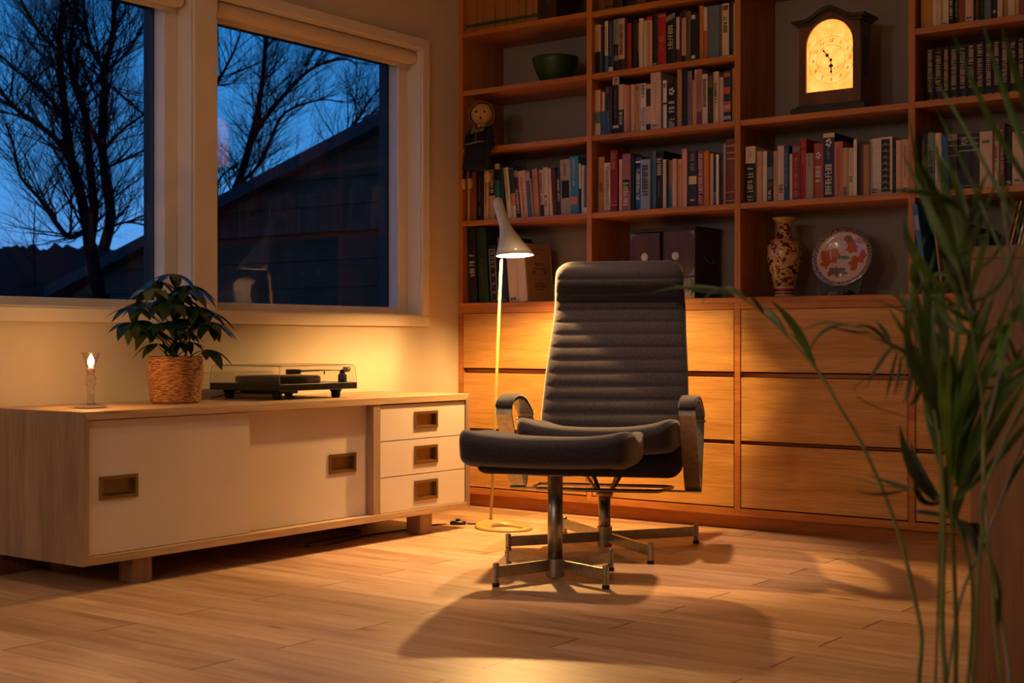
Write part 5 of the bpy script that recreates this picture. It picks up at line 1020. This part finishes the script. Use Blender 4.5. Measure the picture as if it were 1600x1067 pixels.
for j in range(nz+1):
    z=Z0+(Z1-Z0)*j/nz
    k=max(i for i in range(len(seams)) if seams[i]<=z+1e-9); k=min(k,len(seams)-2); f=(z-seams[k])/(seams[k+1]-seams[k])
    rib=.0075*(abs(math.sin(PI*f))**.33)-.0075
    if k>=len(seams)-2: rib*= .35 if f>.5 else 1
    hw_=smooth_c(HW,z); topd=(Z1-z)
    # rounded top corners
    R=.05; 
    if topd<R: hw_-=R-math.sqrt(max(0,R*R-(R-topd)**2))
    edge=.0; fr=[];br=[]
    yc=smooth_c(YC,z)
    tr=.024 if topd>.03 else .024*max(.0,1-((.03-topd)/.03)**2)**.5
    for i in range(nx+1):
        u=-1+2*i/nx; uu=math.copysign(1-(1-abs(u))**1.6,u)
        x=hw_*uu
        q=max(0,(abs(uu)-.86)/.14); rd=1-math.sqrt(max(0,1-q*q))   # side rounding
        conc=.012*(uu*uu)                                    # wings come forward slightly
        fade=min(1,(1-abs(uu))/.10)
        fr.append((x,yc-conc+rd*.028-rib*fade+(.03-tr)*.9-.006*1,z))
        br.append((x*.985,yc+.078-rd*.02-(.024-tr)*1.4,z-.008*(topd<.03)))
    front.append(fr); back.append(br)
vs=[p for r_ in front for p in r_]+[p for r_ in back for p in r_]; nn=nx+1; nb=(nz+1)*nn; fs=[]
for j in range(nz):
    for i in range(nx):
        a=j*nn+i; fs.append((a,a+1,a+nn+1,a+nn)); a+=nb; fs.append((a,a+nn,a+nn+1,a+1))
    for i in (0,nx):
        a=j*nn+i; fs.append((a,a+nn,nb+a+nn,nb+a) if i==0 else (a,nb+a,nb+a+nn,a+nn))
for j in (0,nz):
    for i in range(nx):
        a=j*nn+i; fs.append((a,nb+a,nb+a+1,a+1) if j==0 else (a,a+1,nb+a+1,nb+a))
m=MB().add(vs,fs); m.build('backrest',M_fab,ch,smooth=True)
# seat cushion: profile in (y,z) lofted across x with saddle
def cushion(prof,hw,saddle,edge_r,nx=24,shrink=.03,cy=0,cz=0):
    rings=[]
    for i in range(nx+1):
        u=-1+2*i/nx; uu=math.copysign(1-(1-abs(u))**1.5,u); x=hw*uu
        q=max(0,(abs(x)-(hw-edge_r))/edge_r); k=1-(1-math.sqrt(max(0,1-min(1,q)**2)))*shrink/ .05
        k=max(.25,k)
        s=saddle*(abs(u)**2.2)
        rings.append([(x,cy+(y-cy)*k,cz+(z-cz)*k+(s if z>cz else s*.35)) for y,z in prof])
    return rings
def closed_smooth(P,it=2):
    for _ in range(it):
        Q=[]
        for i in range(len(P)):
            a,b=P[i],P[(i+1)%len(P)]; Q+=[(a[0]*.75+b[0]*.25,a[1]*.75+b[1]*.25),(a[0]*.25+b[0]*.75,a[1]*.25+b[1]*.75)]
        P=Q
    return P
pS=closed_smooth([(-.285,.36),(-.295,.40),(-.27,.438),(-.15,.43),(.0,.412),(.15,.405),(.2,.40),(.2,.35),(.0,.335),(-.2,.335)],2)
m=MB().loft(cushion(pS,.268,.05,.035,cy=-.05,cz=.375)); m.build('seat_cushion',M_fab,ch,smooth=True)
m=MB(); n=12
pB=closed_smooth([(-.24,.335),(-.235,.30),(-.14,.262),(.0,.250),(.16,.25),(.215,.27),(.235,.36),(.1,.362),(-.2,.36)],2)
m.loft(cushion(pB,.262,0,.03,cy=0,cz=.31)); m.build('seat_shell',M_fab2,ch,smooth=True)
# arms
for sg in (-1,1):
    w0,w1=(.280,.335) if sg>0 else (-.335,-.280)
    path=[(.004,.212),(-.06,.262),(-.215,.478),(-.232,.498)]
    arch=[(-.232,.490),(-.215,.508),(-.17,.521),(-.115,.525),(-.05,.521),(.01,.508),(.07,.486),(.115,.462),(.13,.445)]
    rear=[(.13,.448),(.118,.43),(.05,.285),(.016,.212)]
    full=[(-.0,.209),(-.030,.225),(-.226,.478)]+arch[1:]+[(.122,.432),(.03,.225),(.004,.209)]
    m=MB(); m.band(full,w0,w1,.006); a_=m.build('arm_frame',M_steel,ch,bevel=.001)
    m=MB(); pa=[(y,z+.008) for y,z in arch]; m.band(pa,w0-.002,w1+.002,.014); m.build('arm_pad',M_fab,a_,bevel=.006,smooth=True)
    m=MB(); cx=(w0+w1)/2; m.tube([(w0-.004,.125,.44),(w1+.004,.125,.44)],.004,8); m.build('pivot_bolt',M_steel,a_)
# under frame
m=MB(); m.box(-.335,.335,-.012,.012,.203,.209); m.build('cross_bar',M_steel,ch,bevel=.001)
m=MB(); m.tube([(-.25,.08,.212),(.2,.08,.212),(.23,.06,.212),(.2,-.09,.212),(.0,-.10,.212),(-.22,-.09,.212),(-.25,.0,.212),(-.25,.08,.212)],.006,8); m.build('under_frame',M_steel,ch,smooth=True)
m=MB()
for sx in (-1,1):
    for sy in (-1,1): m.tube([(sx*.016,sy*.01,.19),(sx*.03,sy*.03,.215),(sx*.055,sy*.075,.262)],.008,8,flat=.6)
m.lathe([(.024,.178),(.03,.185),(.03,.2),(.02,.206)],n=24); m.build('swivel_bracket',plain('gilt_bracket',lin('#b08c50'),.3,metal=.9),ch,smooth=True)
def star_base(root,ang,R,colr,ztop,collar):
    m=MB(); m.lathe([(colr,.02),(colr,ztop)],n=32); m.build('column',M_steel,root,smooth=True,bevel=0)
    m=MB(); m.lathe([(colr+.001,.006),(colr+.0055,.008),(colr+.0055,collar),(colr+.001,collar+.002)],n=32); m.build('collar',M_steel,root,smooth=False)
    for k in range(4):
        a=ang+k*PI/2; m=MB()
        m.box(colr+.004,R-.004,-.006,.006,.026,.060); m.lathe([(.0095,.010),(.0095,.066),(.007,.069),(.001,.070)],(R,0),n=20)
        lg=m.build('base_leg',M_steel,root,rot=(0,0,a),bevel=.001)
        m=MB(); m.lathe([(.0105,0),(.0115,.004),(.0105,.0115)],(R,0),n=16); m.build('glide',M_rubber,lg)
star_base(ch,math.radians(33.2),.358,.021,.185,.078)
ot=thing('footstool','dark wool footstool on a steel swivel base in front of armchair','footstool',(1.419,-1.299,0),math.radians(24))
pO=closed_smooth([(-.205,.445),(-.245,.425),(-.252,.39),(-.222,.355),(-.12,.338),(.14,.335),(.185,.35),(.20,.39),(.17,.422),(.05,.424),(-.1,.432)],2)
m=MB().loft(cushion(pO,.258,.034,.035,cy=-.02,cz=.385)); m.build('cushion',M_fab,ot,smooth=True)
pQ=closed_smooth([(-.2,.36),(-.17,.335),(-.1,.322),(.12,.320),(.17,.335),(.18,.36)],1)
m=MB().loft(cushion(pQ,.215,0,.03,cy=0,cz=.35)); m.build('seat_pan',M_fab2,ot,smooth=True)
m=MB().lathe([(.06,.314),(.075,.316),(.075,.3235),(.001,.3235)],n=24); m.v=[(x*1.4,y*.8,z) for x,y,z in m.v]; m.build('mounting_plate',M_steel,ot)
star_base(ot,math.radians(75-24),.228,.023,.3145,.062)
# ---------------------------------------------------------------- right oak cabinet
oc=thing('oak_cabinet','brown oak cabinet end standing at the right behind the palm','cabinet',(3.021,-2.32,0))
bx(0,.64,0,.022,0,.866).build('end_panel',M_cab,oc,bevel=.001)
m=MB(); m.box(0,.02,.022,1.7,0,.866).box(.02,.64,1.68,1.7,0,.866).box(.62,.64,.022,1.68,0,.866).box(.02,.62,.022,1.68,.03,.05); m.build('carcass',M_cab,oc)
bx(-.002,.642,-.002,1.702,.866,.888).build('top',M_cab,oc,bevel=.001)
# ---------------------------------------------------------------- palm
pm=thing('potted_palm','tall green areca palm in the right foreground before oak cabinet','palm',(3.192,-2.906,0))
PO=Vector((3.192,-2.906,0))
MB().lathe([(.001,.0),(.115,.0),(.13,.02),(.15,.2),(.155,.215),(.147,.215),(.14,.19),(.001,.188)],n=40).build('plant_pot',noisy('clay_pot',lin('#8a7a6a'),lin('#6f6154'),scale=20,rough=.7),pm,smooth=True)
MB().lathe([(.14,.19),(.001,.196)],n=24).build('soil',noisy('palm_soil',lin('#2a1c12'),lin('#120b07'),scale=120,rough=.95),pm)
def leafmat(name,c1,c2):
    m,nt,b,N,L=newmat(name); tc=N.new('ShaderNodeTexCoord'); n_=N.new('ShaderNodeTexNoise'); n_.inputs['Scale'].default_value=12; L.new(tc.outputs['Object'],n_.inputs['Vector'])
    r=N.new('ShaderNodeValToRGB'); r.color_ramp.elements[0].position=.35; r.color_ramp.elements[1].position=.65; r.color_ramp.elements[0].color=c2; r.color_ramp.elements[1].color=c1; L.new(n_.outputs['Fac'],r.inputs[0]); L.new(r.outputs[0],b.inputs['Base Color']); setp(b,rough=.4,spec=.35)
    tr=N.new('ShaderNodeBsdfTranslucent'); L.new(r.outputs[0],tr.inputs[0]); mx=N.new('ShaderNodeMixShader'); mx.inputs[0].default_value=.25; out=[q for q in N if q.type=='OUTPUT_MATERIAL'][0]
    L.new(b.outputs[0],mx.inputs[1]); L.new(tr.outputs[0],mx.inputs[2]); L.new(mx.outputs[0],out.inputs[0]); return m
M_p1=leafmat('palm_green',lin('#415818'),lin('#263c0f')); M_p2=leafmat('palm_dark_green',lin('#24340f'),lin('#142009')); M_p3=leafmat('palm_light_green',lin('#54741c'),lin('#33500f')); M_ps=noisy('palm_stalk',lin('#666c30'),lin('#465220'),scale=20,rough=.5); M_pg=noisy('palm_grey_stalk',lin('#8a8a80'),lin('#6a6a60'),scale=20,rough=.5)
CAMP=Vector((3.84,-4.79,.72))
rng=random.Random(5)
def blade(mb,p0,p1,p2,w,seed):
    p0,p1,p2=[Vector(p)-PO for p in (p0,p1,p2)]; n=9
    # quadratic through p1 at the middle
    c=p1*2-(p0+p2)*.5; vs=[]
    face=Vector((seed*.5-.2,-1,.25+.3*seed)).normalized()
    prof=[.35,.62,.85,1,1,.9,.7,.4,.05]
    for i in range(n):
        t=i/(n-1); p=p0*(1-t)**2+c*2*t*(1-t)+p2*t*t; d=(p2-c)*2*t+(c-p0)*2*(1-t); d.normalize()
        s=d.cross(face); s.normalize(); nr=s.cross(d); wd=w*prof[i]/2
        vs+=[p-s*wd-nr*wd*.25,p,p+s*wd-nr*wd*.25]
    fs=[]
    for i in range(n-1):
        a=i*3; fs+=[(a,a+1,a+4,a+3),(a+1,a+2,a+5,a+4)]
    mb.add(vs,fs)
base_top=[(.02,.02),(-.03,.01),(.0,-.03),(-.05,.03),(.05,-.01),(-.01,.05),(.06,.04),(.03,-.05),(-.06,-.02)]
for fi,(nm,stalk,lf) in enumerate(PALM):
    pts=[Vector(p[:3])-PO for p in stalk]; rs=[p[3] for p in stalk]
    bt=base_top[fi%9]; pts=[Vector((bt[0],bt[1],.19))]+pts; rs=[rs[0]]+rs
    m=MB()
    # catmull densify
    Q=[];R_=[]
    for i in range(len(pts)-1):
        a=pts[max(i-1,0)];b_=pts[i];c_=pts[i+1];d_=pts[min(i+2,len(pts)-1)]
        for k in range(4):
            t=k/4; Q.append(.5*((2*b_)+(c_-a)*t+(2*a-5*b_+4*c_-d_)*t*t+(3*b_-a-3*c_+d_)*t**3)); R_.append(rs[i]*(1-t)+rs[i+1]*t)
    Q.append(pts[-1]); R_.append(rs[-1]); m.tube(Q,R_,7)
    fr=m.build('frond',[M_ps,M_pg][fi in (7,8)],pm,smooth=True)
    m=MB()
    for (a,b_,c_,w_) in lf:
        blade(m,a,b_,c_,w_*.9,rng.random())
        if fi in (2,3,4):
            j=lambda q,k: tuple(Vector(q)+Vector((rng.uniform(-k,k),rng.uniform(-k,k),rng.uniform(-k,k))))
            blade(m,a,j(b_,.03),j(c_,.055),w_*.75,rng.random())
    m.build('leaflets',M_p2 if fi in (1,5) else (M_p3 if fi==4 else M_p1),fr,smooth=True,recalc=False)
# ---------------------------------------------------------------- outside
M_bark=noisy('bark',lin('#15151a'),lin('#0b0b10'),scale=8,rough=.95,spec=.1)
M_gnd=noisy('night_ground',lin('#181a1c'),lin('#0e1012'),scale=.6,rough=1)
struct(bx(-90,-.25,-60,90,-.95,-.85).build('ground',M_gnd))
def grow(mb,p,d,L_,r,lv,rng,maxr):
    n=4; pts=[p]; rs=[r]
    for i in range(n):
        d=(d+Vector((rng.uniform(-.28,.28),rng.uniform(-.28,.28),rng.uniform(-.1,.2)))).normalized(); p=p+d*(L_/n); pts.append(p); rs.append(r*(1-.18*(i+1)))
    mb.tube(pts,rs,3 if r<.02 else 5,cap=False)
    if lv<=0: return
    for i in range(1,n+1):
        for s in range(1 if rng.random()<.25 else 2):
            dd=(d+Vector((rng.uniform(-1,1),rng.uniform(-1,1),rng.uniform(-.35,.7)))).normalized()
            grow(mb,pts[i],dd,L_*rng.uniform(.5,.75),rs[i]*.55,lv-1,rng,maxr)
def tree(label,stems,seed,tw,root,droop=0):
    rng=random.Random(seed)
    o=thing('bare_tree',label,'tree',root); R0=Vector(root)
    m=MB(); g=MB()
    m.tube([(0,0,-1.0),tuple((Vector(stems[0][0][:3])-R0))],[stems[0][0][3]*1.6,stems[0][0][3]*1.1],8)
    for st in stems:
        P0=[Vector(p[:3])-R0 for p in st]; P=[];R_=[]
        for i in range(len(P0)-1):
            a=P0[max(i-1,0)];b_=P0[i];c_=P0[i+1];d_=P0[min(i+2,len(P0)-1)]
            for k in range(3):
                t=k/3; P.append(.5*((2*b_)+(c_-a)*t+(2*a-5*b_+4*c_-d_)*t*t+(3*b_-a-3*c_+d_)*t**3)); R_.append((st[i][3]*(1-t)+st[i+1][3]*t)*.72)
        P.append(P0[-1]); R_.append(st[-1][3]*.72); m.tube(P,R_,7)
        for i in range(len(P)-1):
            seg=P[i+1]-P[i]
            for k in range(2):
                t=(k+rng.random())/2; p=P[i].lerp(P[i+1],t); d=seg.normalized()*.7+Vector((rng.uniform(-.8,.8),rng.uniform(-.8,.8),rng.uniform(-.2,.6)))
                if i<3 and st is stems[0]: continue
                grow(g,p,d.normalized(),rng.uniform(.4,1.0),min(.0105,R_[i]*.45),tw,rng,0)
    m.build('trunk',M_bark,o,smooth=True,recalc=False); g.build('branches',M_bark,o,recalc=False)
    return o
tree('tall bare many-stemmed tree outside the left window',TREE_L,3,2,(-6.95,3.35,0.0))
tree('bare spreading tree behind the neighbouring gable, right window',TREE_R,8,2,tuple(TREE_R[0][0][:2])+(0.0,))
# neighbouring house gable with boarding
nh=thing('neighbour_house','dark boarded gable of a neighbouring house outside the right window','house',(-5,5,-.85))
M_board=noisy('dark_boards',lin('#6c4638'),lin('#50332a'),scale=3,rough=.8,spec=.2); M_roofm=noisy('roof_edge',lin('#38323c'),lin('#2a262e'),scale=5,rough=.8)
zt0=lambda X:(2.728+(X+4.825)*.2935)
m=MB(); zlo=-.85
XS=(-9.6,-1.2); zz=zlo; bh=.262; k=0
zedges=[zlo]; 
while zedges[-1]<zt0(-1.2): zedges.append(zedges[-1]+bh)
xr=-1.2
for i in range(len(zedges)-1):
    a,b_=zedges[i],zedges[i+1]
    # left bound where the rake line is crossed
    xa=max(XS[0],-4.825+(a-2.728)/.2935-.0); xb=max(XS[0],-4.825+(b_-2.728)/.2935)
    if xa>=xr: break
    y0b,y1b=.0,.022
    m.add([(xa,-y1b,a),(xr,-y1b,a),(xr,0,b_),(min(xb,xr),0,b_),(xa,.15,a),(xr,.15,a),(xr,.15,b_),(min(xb,xr),.15,b_)],[(0,1,2,3),(4,7,6,5),(0,4,5,1),(3,2,6,7),(0,3,7,4),(1,5,6,2)])
m.v=[(x+5,y,z+.85) for x,y,z in m.v]; m.build('boarded_wall',M_board,nh)
m=MB(); pts=[(-9.9,zt0(-9.9)-.02),(-1.0,zt0(-1.0)-.02),(-1.0,zt0(-1.0)+.1),(-9.9,zt0(-9.9)+.1)]; m.prism([(x+5,z+.85) for x,z in pts],-.18,1.8,'y'); m.build('roof',M_roofm,nh)
m=MB(); m.box(-2.4,3.9,-.09,-.025,2.62,2.69); 
m.build('wall_batten',M_board,nh)
# wooded hill far away
m=MB(); n=900; rng=random.Random(2); vs=[]; hv=0
for i in range(n+1):
    t=i/n; a=math.radians(95+75*t); R=60
    hv=hv*.9+rng.uniform(-.11,.11); h=4.55+.3*math.sin(t*9)+.25*math.sin(t*31+1)+hv
    cx_,cy_=3.84+R*math.cos(a),-4.79+R*math.sin(a)
    vs+=[(cx_,cy_,-1.0),(cx_,cy_,h),(3.84+(R+12)*math.cos(a),-4.79+(R+12)*math.sin(a),h-1)]
fs=[]
for i in range(n): a=i*3; fs+=[(a,a+3,a+4,a+1),(a+1,a+4,a+5,a+2)]
struct(m.add(vs,fs).build('hill',noisy('dark_wood_hill',lin('#23262e'),lin('#15181e'),scale=.4,rough=1),recalc=False))
# low shrubs outside the left window
def shrub(label,c,r,seed):
    rng=random.Random(seed); o=thing('shrub',label,'shrub',c); m=MB()
    for k in range(60):
        d=Vector((rng.uniform(-1,1),rng.uniform(-1,1),rng.uniform(.3,1.4))).normalized(); grow(m,Vector((d.x*.1*r,d.y*.1*r,0)),d,r*rng.uniform(.4,.7),.012,1,rng,0)
    m.build('twigs',M_bark,o,recalc=False)
shrub('low dark shrub outside the left window, left of the tree',(-13.2,5.7,-.85),3.2,1)
shrub('low dark shrub outside the left window, beneath the tree',(-10.1,3.6,-.85),2.9,4)
# ---------------------------------------------------------------- world
W=D.worlds.new('dusk_sky'); SC.world=W; W.use_nodes=True; nt=W.node_tree; N=nt.nodes; L=nt.links; bg=N['Background']
tc=N.new('ShaderNodeTexCoord'); sp=N.new('ShaderNodeSeparateXYZ'); L.new(tc.outputs['Generated'],sp.inputs[0])
nz=N.new('ShaderNodeTexNoise'); nz.inputs['Scale'].default_value=5; nz.inputs['Detail'].default_value=5; L.new(tc.outputs['Generated'],nz.inputs['Vector'])
ma=N.new('ShaderNodeMath'); ma.operation='MULTIPLY_ADD'; ma.inputs[1].default_value=.05; L.new(nz.outputs['Fac'],ma.inputs[0]); L.new(sp.outputs[2],ma.inputs[2])
r=N.new('ShaderNodeValToRGB'); e=r.color_ramp.elements; e[0].position=.05; e[0].color=(.12,.31,.68,1); e[1].position=.30; e[1].color=(.004,.15,.46,1)
k=e.new(.14); k.color=(.045,.24,.60,1); k=e.new(.8); k.color=(.004,.03,.12,1)
L.new(ma.outputs[0],r.inputs[0]); L.new(r.outputs[0],bg.inputs['Color']); bg.inputs['Strength'].default_value=1.35
# ---------------------------------------------------------------- lamps
def light(name,kind,loc,power,col,**k):
    l=D.lights.new(name,kind); l.energy=power; l.color=col
    for a,v in k.items(): setattr(l,a,v)
    o=D.objects.new(name,l); COL.objects.link(o); o.location=loc; return o
import math as _m
a_=_m.atan2(AX[1],AX[0])
def lpw(x,z): return (.531+x*_m.cos(a_),-.459+x*_m.sin(a_),z)
light('lamp_bulb_light','POINT',lpw(.152,1.08),LAMP_W,(1,.56,.18),shadow_soft_size=.018)
light('candle_light','POINT',(.300,-2.150,SZ1+.15),CANDLE_W,(1,.46,.13),shadow_soft_size=.008)
# added glowing globes behind the camera, ambient fill for the room
M_globe=emis('globe_glow',(1,.80,.62,1),GLOBE)
for (x,y,z,rr,lb) in ((1.5,-6.4,1.9,.2,'round glowing globe added behind the viewer for fill light, left'),(2.9,-6.2,1.6,.16,'round glowing globe added behind the viewer for fill light, right')):
    t=thing('fill_globe',lb,'lamp',(x,y,z))
    MB().sphere((0,0,0),rr,32,20).build('globe',M_globe,t,smooth=True)
    MB().tube([(0,0,rr-.01),(0,0,CZ-z)],.003,6).build('cord',M_cab2,t)
for (x,y,lb,pw,sz,bl) in ((1.55,-3.0,'added ceiling downlight, out of view, brightening the open floor',DOWN,125,1.),(3.3,-4.2,'added ceiling downlight, out of view, above the viewer',DOWN,125,1.),(1.2,-.88,'added ceiling downlight, out of view, brightening the armchair',DCH,47,.6)):  # downlights added out of view for overhead light on floor and chair
    t=thing('added_downlight',lb,'light',(x,y,CZ))
    MB().lathe([(.055,-.001),(.075,-.001),(.075,-.006),(.055,-.006)],n=32,closed=True).build('trim_ring',M_trim,t)
    MB().lathe([(.001,-.002),(.054,-.002),(.054,-.0035),(.001,-.0035)],n=32).build('lens',emis('downlight_lens',(1,.7,.42,1),14),t)
    l=light('downlight','SPOT',(x,y,CZ-.03),pw,(1,.72,.48) if sz>60 else (1,.60,.35),spot_size=math.radians(sz),spot_blend=bl,shadow_soft_size=.12 if sz>60 else .06)
# ---------------------------------------------------------------- camera
cam=D.cameras.new('camera'); co=D.objects.new('camera',cam); COL.objects.link(co); SC.camera=co
cam.sensor_width=36; cam.lens=2183/1600*36; cam.clip_start=.05; cam.clip_end=300
co.location=(3.84,-4.79,.72); co.rotation_euler=(PI/2,0,math.atan(1616/2183.)); cam.shift_y=0.0
cam.dof.use_dof=True; cam.dof.focus_distance=5.0; cam.dof.aperture_fstop=5.8
SC.view_settings.view_transform='Standard'; SC.view_settings.look='None'; SC.view_settings.exposure=EXPO; SC.view_settings.gamma=1; SC.view_settings.use_curve_mapping=False
SC.cycles.max_bounces=8; SC.cycles.diffuse_bounces=4; SC.cycles.transparent_max_bounces=16; SC.cycles.use_denoising=True; SC.cycles.sample_clamp_indirect=6
SC.cycles.caustics_reflective=False; SC.cycles.caustics_refractive=False
